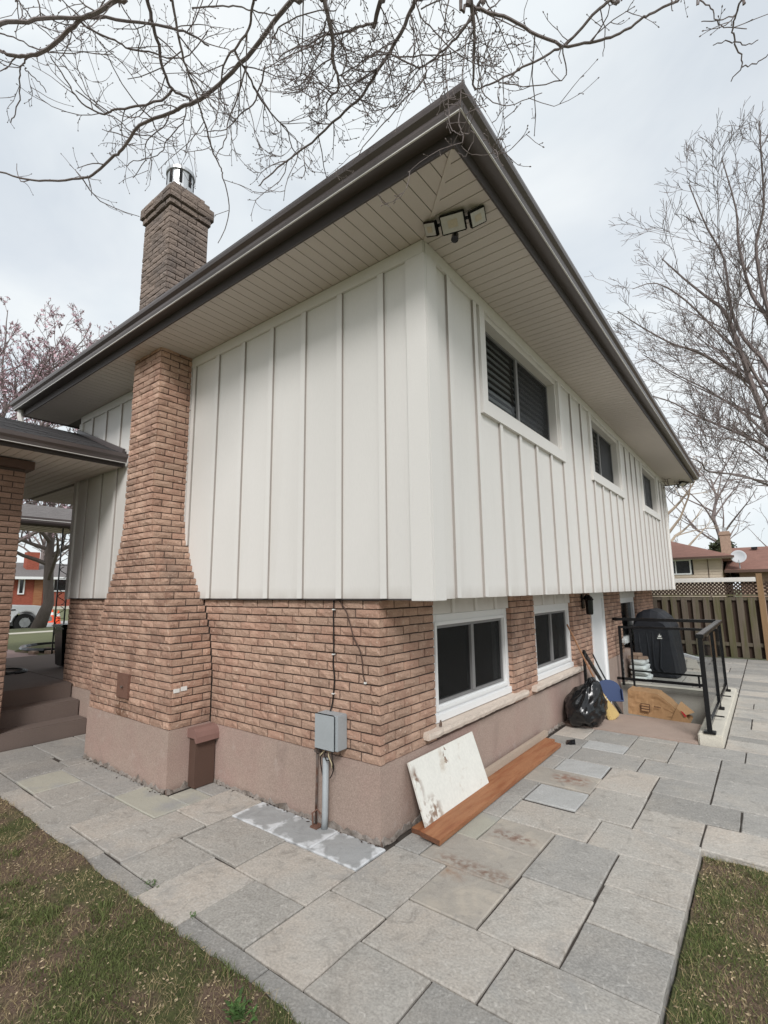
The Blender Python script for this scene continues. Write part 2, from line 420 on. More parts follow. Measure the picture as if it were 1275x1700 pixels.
def glass_mat(name, fac, tint=(0.75, 0.8, 0.8), rough=0.02, dark=(0.02, 0.022, 0.024)):
    m = bpy.data.materials.new(name)
    m.use_nodes = True
    N = m.node_tree.nodes
    L = m.node_tree.links
    N.remove(N['Principled BSDF'])
    tr = N.new('ShaderNodeBsdfTransparent')
    tr.inputs[0].default_value = (*tint, 1)
    gl = N.new('ShaderNodeBsdfPrincipled')
    gl.inputs['Base Color'].default_value = (*dark, 1)
    gl.inputs['Roughness'].default_value = rough
    ms = N.new('ShaderNodeMixShader')
    lw = N.new('ShaderNodeLayerWeight')
    fr = N.new('ShaderNodeMath')
    fr.operation = 'POWER'
    fr.inputs[1].default_value = 4.5
    L.new(lw.outputs['Facing'], fr.inputs[0])
    ad = N.new('ShaderNodeMath')
    ad.operation = 'ADD'
    ad.use_clamp = True
    ad.inputs[1].default_value = fac
    L.new(fr.outputs[0], ad.inputs[0])
    L.new(ad.outputs[0], ms.inputs[0])
    L.new(tr.outputs[0], ms.inputs[1])
    L.new(gl.outputs[0], ms.inputs[2])
    L.new(ms.outputs[0], N['Material Output'].inputs[0])
    return m
M_glass_rail = glass_mat('railing_glass', 0.04, (0.94, 0.96, 0.955))
M_glass_win = glass_mat('window_glass', 0.08, (0.85, 0.87, 0.87), 0.03)
M_screen = glass_mat('insect_screen', 0.26, (0.85, 0.85, 0.85), 0.45, (0.012, 0.012, 0.013))
M_screen_up = glass_mat('insect_screen_open', 0.10, (0.92, 0.92, 0.92), 0.5, (0.012, 0.012, 0.013))

# ------------------------------------------------------------------ mesh helpers
ORG = {}
def _setprops(o, label=None, cat=None, group=None, kind=None):
    if label: o['label'] = label
    if cat: o['category'] = cat
    if group: o['group'] = group
    if kind: o['kind'] = kind
def thing(name, label, cat, loc, group=None):
    o = bpy.data.objects.new(name, None)
    o.empty_display_size = 0.1
    COL.objects.link(o)
    o.location = loc
    ORG[o.name] = Vector(loc)
    _setprops(o, label, cat, group)
    return o
def put(o, parent):
    COL.objects.link(o)
    if parent is not None:
        o.parent = parent
class MB:
    def __init__(s):
        s.V = []; s.F = []; s.MI = []
        s.mi = 0
    def add(s, vs, fs):
        n = len(s.V)
        s.V.extend([tuple(v) for v in vs])
        for f in fs:
            s.F.append(tuple(i + n for i in f))
            s.MI.append(s.mi)
    def box(s, x0, x1, y0, y1, z0, z1):
        x0, x1 = min(x0, x1), max(x0, x1); y0, y1 = min(y0, y1), max(y0, y1); z0, z1 = min(z0, z1), max(z0, z1)
        v = [(x0, y0, z0), (x1, y0, z0), (x1, y1, z0), (x0, y1, z0), (x0, y0, z1), (x1, y0, z1), (x1, y1, z1), (x0, y1, z1)]
        s.add(v, [(0, 3, 2, 1), (4, 5, 6, 7), (0, 1, 5, 4), (1, 2, 6, 5), (2, 3, 7, 6), (3, 0, 4, 7)])
        return s
    def obox(s, c, size, mat):
        c = Vector(c)
        v = []
        for k in ((-1, -1, -1), (1, -1, -1), (1, 1, -1), (-1, 1, -1), (-1, -1, 1), (1, -1, 1), (1, 1, 1), (-1, 1, 1)):
            v.append(c + mat @ Vector((k[0] * size[0] / 2, k[1] * size[1] / 2, k[2] * size[2] / 2)))
        s.add(v, [(0, 3, 2, 1), (4, 5, 6, 7), (0, 1, 5, 4), (1, 2, 6, 5), (2, 3, 7, 6), (3, 0, 4, 7)])
        return s
    def bar(s, p0, p1, wx, wy, upv=(0, 0, 1)):
        p0, p1 = Vector(p0), Vector(p1)
        d = (p1 - p0)
        L = d.length
        d.normalize()
        u = Vector(upv)
        if abs(d.dot(u)) > 0.95: u = Vector((1, 0, 0))
        a = d.cross(u).normalized()
        b = a.cross(d).normalized()
        m = Matrix((a, b, d)).transposed()
        return s.obox((p0 + p1) / 2, (wx, wy, L), m)
    def prism(s, poly, z0, z1):
        n = len(poly)
        a = sum(poly[i][0] * poly[(i + 1) % n][1] - poly[(i + 1) % n][0] * poly[i][1] for i in range(n))
        if a < 0: poly = poly[::-1]
        v = [(p[0], p[1], z0) for p in poly] + [(p[0], p[1], z1) for p in poly]
        f = [tuple(range(n))[::-1], tuple(range(n, 2 * n))]
        f += [(i, (i + 1) % n, n + (i + 1) % n, n + i) for i in range(n)]
        s.add(v, f)
        return s
    def extr(s, poly, axis, a0, a1):
        """poly in the two other axes (order x,y,z without axis), extruded along axis"""
        n = len(poly)
        def mkp(p, a):
            q = [0, 0, 0]
            o = [i for i in range(3) if i != axis]
            q[o[0]] = p[0]; q[o[1]] = p[1]; q[axis] = a
            return tuple(q)
        v = [mkp(p, a0) for p in poly] + [mkp(p, a1) for p in poly]
        f = [tuple(range(n))[::-1], tuple(range(n, 2 * n))]
        f += [(i, (i + 1) % n, n + (i + 1) % n, n + i) for i in range(n)]
        s.add(v, f)
        return s
    def tube(s, pts, rad, n=6, cap=True):
        pts = [Vector(p) for p in pts]
        if isinstance(rad, (int, float)): rad = [rad] * len(pts)
        m = len(pts)
        t0 = (pts[1] - pts[0]).normalized()
        u = t0.orthogonal().normalized()
        V = []
        prev = t0
        for i in range(m):
            if i == 0: t = t0
            elif i == m - 1: t = (pts[i] - pts[i - 1])
            else: t = (pts[i + 1] - pts[i - 1])
            if t.length < 1e-9: t = prev
            t = t.normalized()
            u = (u - t * u.dot(t))
            if u.length < 1e-6: u = t.orthogonal()
            u.normalize()
            vv = t.cross(u)
            for k in range(n):
                a = 2 * PI * k / n
                V.append(pts[i] + (u * math.cos(a) + vv * math.sin(a)) * rad[i])
            prev = t
        F = []
        for i in range(m - 1):
            for k in range(n):
                k2 = (k + 1) % n
                F.append((i * n + k, i * n + k2, (i + 1) * n + k2, (i + 1) * n + k))
        if cap:
            F.append(tuple(range(n))[::-1])
            F.append(tuple((m - 1) * n + k for k in range(n)))
        s.add(V, F)
        return s
    def lathe(s, c, prof, n=20):
        V = []; F = []
        m = len(prof)
        for r, z in prof:
            for k in range(n):
                a = 2 * PI * k / n
                V.append((c[0] + r * math.cos(a), c[1] + r * math.sin(a), c[2] + z))
        for i in range(m - 1):
            for k in range(n):
                k2 = (k + 1) % n
                F.append((i * n + k, i * n + k2, (i + 1) * n + k2, (i + 1) * n + k))
        F.append(tuple(range(n))[::-1]); F.append(tuple((m - 1) * n + k for k in range(n)))
        s.add(V, F)
        return s
    def build(s, name, mat, parent=None, bevel=0, smooth=False, kind=None, label=None, cat=None, group=None, seg=2):
        org = ORG.get(parent.name, Vector((0, 0, 0))) if parent is not None else Vector((0, 0, 0))
        me = bpy.data.meshes.new(name)
        A = np.array(s.V, dtype=float) - np.array(org)
        me.from_pydata(A.tolist(), [], s.F)
        ml = mat if isinstance(mat, (list, tuple)) else [mat]
        for m in ml: me.materials.append(m)
        if len(ml) > 1:
            me.polygons.foreach_set('material_index', s.MI)
        if bevel:
            bm = bmesh.new(); bm.from_mesh(me)
            bmesh.ops.bevel(bm, geom=[e for e in bm.edges if e.calc_face_angle(0) > 0.5], offset=bevel, segments=seg, affect='EDGES', clamp_overlap=True)
            bm.to_mesh(me); bm.free()
        if smooth:
            me.polygons.foreach_set('use_smooth', [True] * len(me.polygons))
        me.update()
        o = bpy.data.objects.new(name, me)
        put(o, parent)
        if parent is not None: ORG[o.name] = org
        _setprops(o, label, cat, group, kind)
        return o
def single(mb, name, mat, label, cat, group=None, **k):
    """a thing that is one mesh: origin at its base centre"""
    A = np.array(mb.V)
    c = Vector(((A[:, 0].min() + A[:, 0].max()) / 2, (A[:, 1].min() + A[:, 1].max()) / 2, A[:, 2].min()))
    mb.V = [tuple(Vector(v) - c) for v in mb.V]
    o = mb.build(name, mat, None, label=label, cat=cat, group=group, **k)
    o.location = c
    ORG[o.name] = c
    return o
def rz(a): return Matrix.Rotation(a, 3, 'Z')
BRANCHES = [
"-0.895,-2.495,5.009,0.0154 -0.877,-2.421,5.085,0.0144 -0.797,-2.274,5.202,0.0134 -0.713,-2.124,5.312,0.0124 -0.628,-1.961,5.408,0.0114 -0.514,-1.752,5.500,0.0103 -0.438,-1.586,5.565,0.0092 -0.423,-1.490,5.604,0.0081 -0.415,-1.379,5.631,0.0070",
"-0.422,-1.950,5.437,0.0183 -0.484,-1.964,5.422,0.0175 -0.608,-2.024,5.368,0.0167 -0.694,-2.075,5.339,0.0159 -0.815,-2.118,5.273,0.0151 -0.961,-2.189,5.185,0.0143 -1.046,-2.264,5.149,0.0135 -1.097,-2.322,5.140,0.0126 -1.126,-2.362,5.150,0.0118 -1.157,-2.416,5.160,0.0109",
"-0.449,-1.813,5.632,0.0164 -0.477,-1.783,5.621,0.0154 -0.547,-1.702,5.561,0.0145 -0.616,-1.619,5.497,0.0136 -0.680,-1.550,5.439,0.0126 -0.711,-1.466,5.398,0.0117 -0.683,-1.369,5.400,0.0107 -0.685,-1.329,5.400,0.0097",
"-0.729,-1.458,5.419,0.0111 -0.825,-1.485,5.365,0.0104 -0.990,-1.630,5.289,0.0097 -1.064,-1.705,5.264,0.0089 -1.127,-1.738,5.232,0.0082 -1.171,-1.823,5.234,0.0074 -1.183,-1.920,5.271,0.0066 -1.166,-1.996,5.328,0.0059 -1.146,-2.100,5.392,0.0051",
"0.379,-1.229,5.553,0.0192 0.304,-1.222,5.563,0.0185 0.165,-1.229,5.543,0.0179 -0.074,-1.242,5.457,0.0171 -0.316,-1.287,5.367,0.0164 -0.524,-1.350,5.293,0.0157 -0.673,-1.415,5.258,0.0149 -0.764,-1.442,5.252,0.0142 -0.966,-1.567,5.178,0.0134 -1.151,-1.596,5.068,0.0126 -1.250,-1.624,5.040,0.0118 -1.395,-1.669,4.962,0.0109 -1.516,-1.746,4.918,0.0101 -1.645,-1.881,4.878,0.0092 -1.748,-2.004,4.858,0.0083 -1.828,-2.151,4.868,0.0074 -1.877,-2.212,4.891,0.0065",
"-0.951,-2.446,5.087,0.0058 -0.968,-2.401,5.119,0.0053 -0.969,-2.313,5.159,0.0049 -0.963,-2.189,5.195,0.0045 -0.899,-2.045,5.276,0.0040 -0.780,-1.848,5.381,0.0035",
"-1.047,-2.242,5.167,0.0070 -1.090,-2.243,5.136,0.0065 -1.117,-2.254,5.123,0.0060 -1.179,-2.234,5.065,0.0054 -1.238,-2.215,5.009,0.0049 -1.307,-2.213,4.943,0.0044 -1.354,-2.223,4.904,0.0038",
"-1.101,-2.230,5.138,0.0049 -1.117,-2.225,5.132,0.0045 -1.121,-2.183,5.129,0.0041 -1.129,-2.135,5.120,0.0037 -1.145,-2.094,5.104,0.0033",
"-1.183,-1.923,5.308,0.0057 -1.157,-1.737,5.274,0.0053 -1.132,-1.640,5.264,0.0049 -1.118,-1.533,5.234,0.0045 -1.056,-1.435,5.254,0.0041 -1.021,-1.348,5.249,0.0037",
"-0.722,-1.345,5.376,0.0061 -0.796,-1.317,5.319,0.0058 -0.876,-1.332,5.274,0.0054 -0.985,-1.365,5.207,0.0051 -1.029,-1.349,5.177,0.0047 -1.128,-1.404,5.125,0.0044 -1.214,-1.482,5.091,0.0040 -1.271,-1.508,5.063,0.0037",
"-0.823,-1.413,5.318,0.0064 -0.918,-1.414,5.260,0.0059 -1.016,-1.453,5.213,0.0053 -1.086,-1.457,5.175,0.0048 -1.161,-1.425,5.113,0.0042 -1.294,-1.442,5.007,0.0037",
"-0.729,-2.063,5.351,0.0080 -0.726,-1.975,5.363,0.0076 -0.699,-1.877,5.391,0.0072 -0.688,-1.785,5.405,0.0067 -0.619,-1.653,5.450,0.0063 -0.611,-1.594,5.468,0.0058 -0.559,-1.504,5.507,0.0054 -0.490,-1.447,5.571,0.0049 -0.364,-1.414,5.680,0.0045",
"-0.291,-1.723,5.589,0.0120 -0.302,-1.706,5.553,0.0112 -0.358,-1.635,5.465,0.0104 -0.425,-1.538,5.354,0.0097 -0.472,-1.427,5.245,0.0089 -0.512,-1.326,5.140,0.0081 -0.576,-1.192,4.988,0.0073 -0.578,-1.126,4.921,0.0066 -0.590,-1.095,4.864,0.0058 -0.641,-1.000,4.726,0.0051 -0.730,-0.969,4.582,0.0043 -0.798,-0.984,4.486,0.0036",
"-0.714,-2.206,5.396,0.0048 -0.744,-2.172,5.417,0.0045 -0.764,-2.073,5.430,0.0041 -0.801,-1.891,5.403,0.0038 -0.818,-1.752,5.398,0.0034 -0.858,-1.656,5.385,0.0031",
"-0.848,-2.376,5.312,0.0048 -0.871,-2.355,5.322,0.0044 -0.906,-2.281,5.310,0.0041 -0.926,-2.193,5.308,0.0037 -0.924,-2.046,5.309,0.0033",
"-0.520,-1.941,5.488,0.0051 -0.550,-1.913,5.500,0.0048 -0.586,-1.799,5.481,0.0046 -0.628,-1.746,5.475,0.0044 -0.721,-1.705,5.429,0.0041 -0.744,-1.553,5.398,0.0039 -0.737,-1.472,5.418,0.0036",
"-0.778,-2.384,5.241,0.0047 -0.791,-2.376,5.228,0.0041 -0.848,-2.345,5.169,0.0035 -0.909,-2.338,5.110,0.0029",
"0.127,-1.383,5.604,0.0131 0.091,-1.365,5.591,0.0121 0.038,-1.343,5.565,0.0112 -0.032,-1.311,5.523,0.0102 -0.174,-1.326,5.452,0.0093 -0.261,-1.336,5.412,0.0083 -0.361,-1.299,5.338,0.0073 -0.418,-1.247,5.286,0.0063 -0.407,-1.194,5.285,0.0053",
"-0.174,-1.326,5.452,0.0106 -0.186,-1.247,5.417,0.0097 -0.193,-1.179,5.388,0.0087 -0.212,-1.078,5.333,0.0078 -0.203,-0.938,5.271,0.0068 -0.181,-0.826,5.230,0.0059 -0.215,-0.753,5.168,0.0050 -0.207,-0.665,5.125,0.0040",
"-0.257,-1.594,5.568,0.0067 -0.100,-1.469,5.593,0.0063 -0.008,-1.395,5.590,0.0060 0.048,-1.340,5.570,0.0056 0.155,-1.237,5.557,0.0052",
"0.433,-1.252,5.470,0.0075 0.414,-1.234,5.451,0.0064 0.291,-1.121,5.327,0.0052 0.201,-1.046,5.233,0.0040",
"0.566,-1.221,5.400,0.0196 0.560,-1.194,5.369,0.0178 0.539,-1.129,5.310,0.0160 0.501,-1.050,5.232,0.0142 0.470,-1.028,5.187,0.0124 0.451,-0.950,5.114,0.0106 0.425,-0.922,5.066,0.0088 0.356,-0.942,5.021,0.0070 0.301,-0.902,4.944,0.0053",
"0.738,-0.930,5.328,0.0110 0.651,-0.970,5.331,0.0099 0.540,-1.019,5.324,0.0087 0.444,-1.075,5.326,0.0076 0.341,-1.110,5.308,0.0064 0.206,-1.181,5.287,0.0052 0.133,-1.189,5.266,0.0040",
"0.888,-1.030,5.325,0.0192 0.844,-0.991,5.346,0.0182 0.728,-0.918,5.316,0.0172",
"1.085,-0.903,5.329,0.0168 1.027,-0.882,5.308,0.0156 0.954,-0.855,5.276,0.0143 0.783,-0.815,5.191,0.0131 0.624,-0.804,5.119,0.0119 0.515,-0.793,5.067,0.0107 0.347,-0.825,5.003,0.0094 0.119,-0.872,4.896,0.0082 -0.085,-0.940,4.802,0.0069 -0.240,-0.991,4.722,0.0057 -0.292,-0.992,4.691,0.0044",
"1.439,-0.782,5.122,0.0126 1.390,-0.759,5.124,0.0116 1.303,-0.720,5.103,0.0106 1.191,-0.702,5.085,0.0096 1.101,-0.694,5.078,0.0085 0.971,-0.699,5.063,0.0075 0.882,-0.744,5.087,0.0065 0.799,-0.837,5.142,0.0054 0.637,-0.930,5.153,0.0043",
"0.996,-0.740,5.004,0.0074 1.004,-0.740,4.976,0.0067 0.972,-0.728,4.922,0.0059 0.860,-0.754,4.856,0.0052 0.744,-0.772,4.777,0.0045 0.577,-0.802,4.669,0.0038 0.460,-0.817,4.571,0.0031",
"1.378,-0.881,5.046,0.0167 1.372,-0.857,5.029,0.0145 1.348,-0.773,4.966,0.0123 1.310,-0.698,4.900,0.0100 1.248,-0.602,4.806,0.0078 1.250,-0.576,4.786,0.0056",
"1.326,-0.884,5.032,0.0123 1.351,-0.839,5.036,0.0119 1.415,-0.758,5.025,0.0115 1.488,-0.677,5.014,0.0111 1.592,-0.547,4.970,0.0107 1.723,-0.399,4.907,0.0103",
"2.031,-0.364,5.053,0.0129 1.991,-0.376,5.026,0.0119 1.935,-0.389,4.998,0.0109 1.750,-0.381,4.930,0.0100 1.723,-0.399,4.907,0.0090 1.616,-0.435,4.880,0.0081 1.400,-0.500,4.842,0.0072 1.300,-0.543,4.811,0.0062 1.252,-0.579,4.790,0.0053",
"1.723,-0.399,4.907,0.0096 1.803,-0.343,4.913,0.0093 1.912,-0.283,4.917,0.0091 2.004,-0.242,4.930,0.0088 2.110,-0.221,4.959,0.0085 2.154,-0.201,4.983,0.0082 2.291,-0.167,4.996,0.0080 2.362,-0.145,5.015,0.0077",
"1.723,-0.390,4.900,0.0050 1.714,-0.322,4.818,0.0047 1.681,-0.317,4.784,0.0043 1.521,-0.393,4.788,0.0039 1.381,-0.504,4.817,0.0036 1.327,-0.594,4.849,0.0032 1.320,-0.679,4.890,0.0029",
"1.933,-0.357,5.036,0.0042 1.929,-0.262,4.958,0.0034 1.900,-0.201,4.900,0.0026",
"2.560,-0.255,4.703,0.0071 2.548,-0.238,4.688,0.0066 2.521,-0.204,4.657,0.0060 2.506,-0.171,4.627,0.0055 2.506,-0.131,4.587,0.0050 2.524,-0.079,4.532,0.0044 2.529,-0.044,4.494,0.0039 2.471,-0.023,4.475,0.0033",
"2.529,-0.044,4.494,0.0045 2.584,-0.036,4.482,0.0039 2.635,-0.045,4.486,0.0034 2.671,-0.042,4.479,0.0029",
"2.506,-0.131,4.587,0.0040 2.548,-0.103,4.556,0.0033 2.604,-0.100,4.547,0.0027",
"2.506,-0.131,4.587,0.0040 2.459,-0.145,4.603,0.0033 2.415,-0.152,4.612,0.0027",
"2.521,-0.204,4.657,0.0040 2.447,-0.217,4.673,0.0033 2.377,-0.240,4.697,0.0027",
"2.371,-0.326,4.775,0.0049 2.388,-0.304,4.755,0.0045 2.428,-0.265,4.719,0.0041 2.444,-0.218,4.674,0.0037 2.485,-0.181,4.638,0.0033 2.561,-0.151,4.603,0.0029",
"2.266,-0.242,4.966,0.0042 2.265,-0.226,4.952,0.0034 2.263,-0.187,4.918,0.0026",
"1.204,-0.847,4.841,0.0048 1.186,-0.825,4.703,0.0043 1.169,-0.784,4.546,0.0038 1.174,-0.781,4.423,0.0034 1.213,-0.794,4.327,0.0029 1.278,-0.814,4.248,0.0025",
"1.315,-0.820,4.861,0.0048 1.257,-0.772,4.661,0.0042 1.208,-0.734,4.461,0.0036 1.237,-0.760,4.340,0.0030 1.256,-0.797,4.223,0.0025",
"1.272,-0.830,4.259,0.0037 1.302,-0.817,4.246,0.0034 1.331,-0.809,4.238,0.0032 1.296,-0.783,4.186,0.0030 1.258,-0.784,4.155,0.0028 1.246,-0.816,4.165,0.0027",
"1.253,-0.797,4.221,0.0031 1.287,-0.753,4.173,0.0027 1.391,-0.706,4.149,0.0024 1.486,-0.696,4.151,0.0021",
"1.322,-0.683,4.893,0.0049 1.288,-0.571,4.763,0.0044 1.351,-0.495,4.688,0.0039 1.450,-0.461,4.657,0.0033 1.602,-0.437,4.646,0.0028",
"1.412,-0.781,5.114,0.0050 1.419,-0.758,5.100,0.0045 1.443,-0.642,5.027,0.0039 1.458,-0.556,4.968,0.0033 1.466,-0.467,4.901,0.0027",
"1.460,-0.560,4.971,0.0037 1.510,-0.527,4.960,0.0031 1.576,-0.500,4.956,0.0025",
"0.960,-0.852,5.252,0.0053 0.949,-0.785,5.143,0.0046 0.884,-0.749,5.027,0.0040 0.818,-0.738,4.923,0.0034 0.649,-0.795,4.809,0.0027",
"0.804,-0.799,5.152,0.0060 0.971,-0.739,5.100,0.0052 1.130,-0.681,5.038,0.0044 1.276,-0.683,5.006,0.0037",
"0.116,-1.230,5.404,0.0064 0.242,-1.245,5.403,0.0056 0.446,-1.175,5.398,0.0047 0.591,-1.108,5.356,0.0039",
"0.501,-1.122,5.317,0.0059 0.379,-1.053,5.256,0.0050 0.191,-1.036,5.178,0.0041 0.068,-1.089,5.171,0.0033",
"0.470,-1.028,5.187,0.0058 0.316,-1.045,5.172,0.0050 0.210,-1.009,5.152,0.0041 0.089,-1.053,5.165,0.0033",
"0.467,-0.973,5.089,0.0057 0.585,-0.929,5.126,0.0050 0.725,-0.886,5.170,0.0043 0.789,-0.811,5.153,0.0036",
"0.549,-1.139,5.289,0.0053 0.561,-0.990,5.176,0.0049 0.498,-0.949,5.079,0.0044 0.550,-0.828,4.991,0.0039 0.557,-0.774,4.918,0.0035 0.594,-0.726,4.864,0.0030",
"1.060,-0.935,5.218,0.0056 1.101,-0.804,5.110,0.0048 1.186,-0.668,5.006,0.0040 1.295,-0.571,4.930,0.0032",
"1.073,-0.891,5.196,0.0056 1.210,-0.841,5.213,0.0047",
"1.281,-0.938,5.052,0.0049 1.192,-0.862,4.931,0.0041 1.119,-0.814,4.828,0.0034 1.052,-0.760,4.717,0.0026",
"-0.071,-1.140,5.433,0.0079 -0.218,-1.098,5.293,0.0069 -0.340,-1.145,5.209,0.0058 -0.450,-1.183,5.124,0.0047 -0.546,-1.292,5.081,0.0037",
"-0.163,-1.223,5.412,0.0079 -0.255,-1.212,5.292,0.0069 -0.383,-1.204,5.137,0.0059 -0.453,-1.190,5.018,0.0048 -0.524,-1.209,4.912,0.0038"]
RIGHT_LIMBS = [
"3.13,18.73,5.32,0.175 3.09,18.45,6.14,0.156 2.95,18.09,7.16,0.137 2.65,17.52,8.68,0.118 2.39,16.84,10.12,0.099 2.17,16.32,10.97,0.080 1.81,15.97,11.40,0.062 1.21,15.42,12.10,0.044 0.69,14.85,12.76,0.026",
"2.65,17.88,8.79,0.094 1.90,17.03,9.36,0.077 1.27,16.20,9.77,0.061 0.64,15.42,9.94,0.046 -0.12,14.44,10.42,0.031 -0.59,13.54,10.70,0.017",
"3.11,18.63,5.85,0.094 2.86,17.72,6.38,0.077 1.94,16.76,6.94,0.060 1.08,15.77,7.37,0.044 0.58,14.80,7.64,0.030 0.10,13.87,7.72,0.017",
"3.22,18.29,7.37,0.108 3.16,17.74,9.14,0.093 2.61,17.33,10.25,0.079 2.37,16.89,11.25,0.064 2.35,16.11,12.72,0.049 2.00,15.50,13.72,0.035 1.69,14.67,14.90,0.020",
"3.42,17.68,9.29,0.108 3.32,17.32,10.73,0.091 2.97,17.11,11.69,0.074 2.80,16.48,13.27,0.057 2.85,16.07,14.30,0.039 2.64,15.26,15.80,0.021",
"3.49,17.39,10.03,0.108 3.35,17.16,11.00,0.094 3.26,16.91,11.91,0.080 3.25,16.48,13.05,0.065 3.56,16.07,14.01,0.051 3.64,15.30,15.41,0.036 3.69,14.89,16.20,0.021",
"3.08,18.77,5.08,0.067 2.72,17.36,5.05,0.056 2.06,15.91,5.22,0.045 1.32,14.47,5.18,0.035 1.26,13.03,5.18,0.026 1.15,11.62,5.02,0.018",
"3.10,18.73,5.33,0.054 2.71,16.43,5.00,0.040 1.68,14.04,5.01,0.028 1.48,11.73,4.65,0.018",
"3.24,18.23,7.57,0.081 2.61,17.24,9.38,0.067 2.04,16.50,10.14,0.054 1.20,15.48,11.31,0.041 0.47,14.67,11.85,0.028 -0.19,14.22,11.68,0.016",
"3.13,18.48,6.57,0.067 2.41,17.72,7.61,0.054 1.50,16.91,8.47,0.041 0.57,16.09,9.12,0.028 -0.18,15.22,9.69,0.016",
"3.05,18.65,5.75,0.054 2.24,16.81,6.46,0.038 1.44,15.09,6.40,0.024 0.82,13.35,6.29,0.013"]
# ------------------------------------------------------------------ ground and setting
ZG = -0.075
g = MB()
HX0, HX1, HY0, HY1 = 0.0, 1.53, 4.85, 7.24     # stair well opening
def sheet_with_hole(mb, X0, X1, Y0, Y1, z):
    xs = [X0, HX0, HX1, X1]; ys = [Y0, HY0, HY1, Y1]
    for i in range(3):
        for j in range(3):
            if i == 1 and j == 1: continue
            mb.add([(xs[i], ys[j], z), (xs[i + 1], ys[j], z), (xs[i + 1], ys[j + 1], z), (xs[i], ys[j + 1], z)], [(0, 1, 2, 3)])
sheet_with_hole(g, -300, 300, -300, 300, ZG)
g.build('ground', M_far_lawn, kind='structure')
g = MB()
XS = [(-9.3, .50), (-17.0, .50), (-21.4, .43), (-22.7, .20), (-23.3, .13), (-32.0, .13), (-33.0, .30), (-44, .5), (-260, .5)]
for (xa_, za_), (xb_, zb_) in zip(XS, XS[1:]):
    g.add([(xa_, -200, za_), (xa_, 200, za_), (xb_, 200, zb_), (xb_, -200, zb_)], [(0, 1, 2, 3)])
g.add([(-9.3, -200, -.3), (-9.3, 200, -.3), (-9.3, 200, .5), (-9.3, -200, .5)], [(0, 1, 2, 3)])
g.build('front_lawn', M_far_lawn, kind='structure')
MB().box(-31.8, -23.0, -150, 150, 0.02, 0.150).build('street', M_asphalt, kind='structure')
MB().box(-17.7, -17.15, -80, 80, 0.30, 0.512).build('pavement', M_conc_light, kind='structure')
MB().box(-12.2, -9.3, -1.6, 1.02, 0.30, 0.515).build('brick_path', M_pinkpath, kind='structure')

# lawn beside the slabs: bumpy soil sheet with moss, plus blades and litter
def lawn_h(x, y, base):
    v = Vector((x * 2.3, y * 2.3, 0.3))
    h = base + 0.018 * noise.noise(v) + 0.010 * noise.noise(v * 4.1) + 0.004 * noise.noise(v * 11)
    if base > 0 and y > -1.5: h = max(h, 0.006 + 0.004 * noise.noise(v * 9))
    return h
def edgeL(x):
    return -1.335 + 0.014 * noise.noise(Vector((x * 2.1, 0, 0))) + 0.018 * noise.noise(Vector((x * 9, 3, 0)))
def edgeR(y):
    return 1.80 + 0.012 + 0.010 * noise.noise(Vector((y * 6, 0, 7)))
g = MB()
nx, ny = 150, 46
V = []
for i in range(nx + 1):
    x = -6.2 + 7.6 * i / nx
    for j in range(ny + 1):
        t = (j / ny) ** 1.6
        y = edgeL(x) - 2.4 * t
        h = lawn_h(x, y, 0.012)
        if j == 0: h = -0.02
        if j == 1: h = max(h - 0.004, 0.002)
        V.append((x, y, h))
F = []
for i in range(nx):
    for j in range(ny):
        a = i * (ny + 1) + j
        F.append((a, a + 1, a + ny + 2, a + ny + 1))
g.add(V, F)
g.build('lawn', M_soil, kind='structure', smooth=True)
g = MB()
nx, ny = 60, 60
V = []
for i in range(nx + 1):
    for j in range(ny + 1):
        y = 1.252 - 3.6 * (j / ny) ** 1.2
        x = edgeR(y) + 3.6 * (i / nx) ** 1.6
        V.append((x, y, lawn_h(x, y, -0.035)))
F = []
for i in range(nx):
    for j in range(ny):
        a = i * (ny + 1) + j
        F.append((a, a + ny + 1, a + ny + 2, a + 1))
g.add(V, F)
g.build('lawn', M_soil, kind='structure', smooth=True)

rng = np.random.default_rng(11)
def scatter(area, n, dens):
    out = []
    while len(out) < n:
        x = rng.uniform(area[0], area[1]); y = rng.uniform(area[2], area[3])
        if dens(x, y) > rng.random(): out.append((x, y))
    return out
def moss(x, y): return noise.noise(Vector((x * 2.2, y * 2.2, 5.0))) * 0.6 + noise.noise(Vector((x * 6, y * 6, 2.0))) * 0.35
def blades(pts, basez, lmin, lmax, wid, lean):
    V = []; F = []
    for x, y in pts:
        z = lawn_h(x, y, basez)
        a = rng.uniform(0, 2 * PI); l = rng.uniform(lmin, lmax); ln = rng.uniform(0.2, lean) * l
        b = rng.uniform(0, 2 * PI)
        dx, dy = math.cos(a) * wid, math.sin(a) * wid
        ex, ey = math.cos(b) * ln, math.sin(b) * ln
        k = len(V)
        V += [(x - dx, y - dy, z - 0.004), (x + dx, y + dy, z - 0.004), (x + ex * .45 + dx * .7, y + ey * .45 + dy * .7, z + l * .62), (x + ex * .45 - dx * .7, y + ey * .45 - dy * .7, z + l * .62), (x + ex, y + ey, z + l * 0.9)]
        F += [(k, k + 1, k + 2, k + 3), (k + 3, k + 2, k + 4)]
    m = MB(); m.V = V; m.F = F; m.MI = [0] * len(F)
    return m
dL = lambda x, y: 0 if y > edgeL(x) - 0.0 else min(1, max(0.02, 0.50 + 1.5 * moss(x, y) - (0.9 * min(1, max(0, (y - edgeL(x) + .34) / .2)) if x < -.9 else 0)))
dR = lambda x, y: 0 if x < edgeR(y) + 0.01 else min(1, max(0.02, 0.42 + 1.4 * moss(x + 3, y)))
areaL = (-4.6, 0.75, -2.45, -1.3); areaR = (1.8, 2.9, -1.0, 1.25)
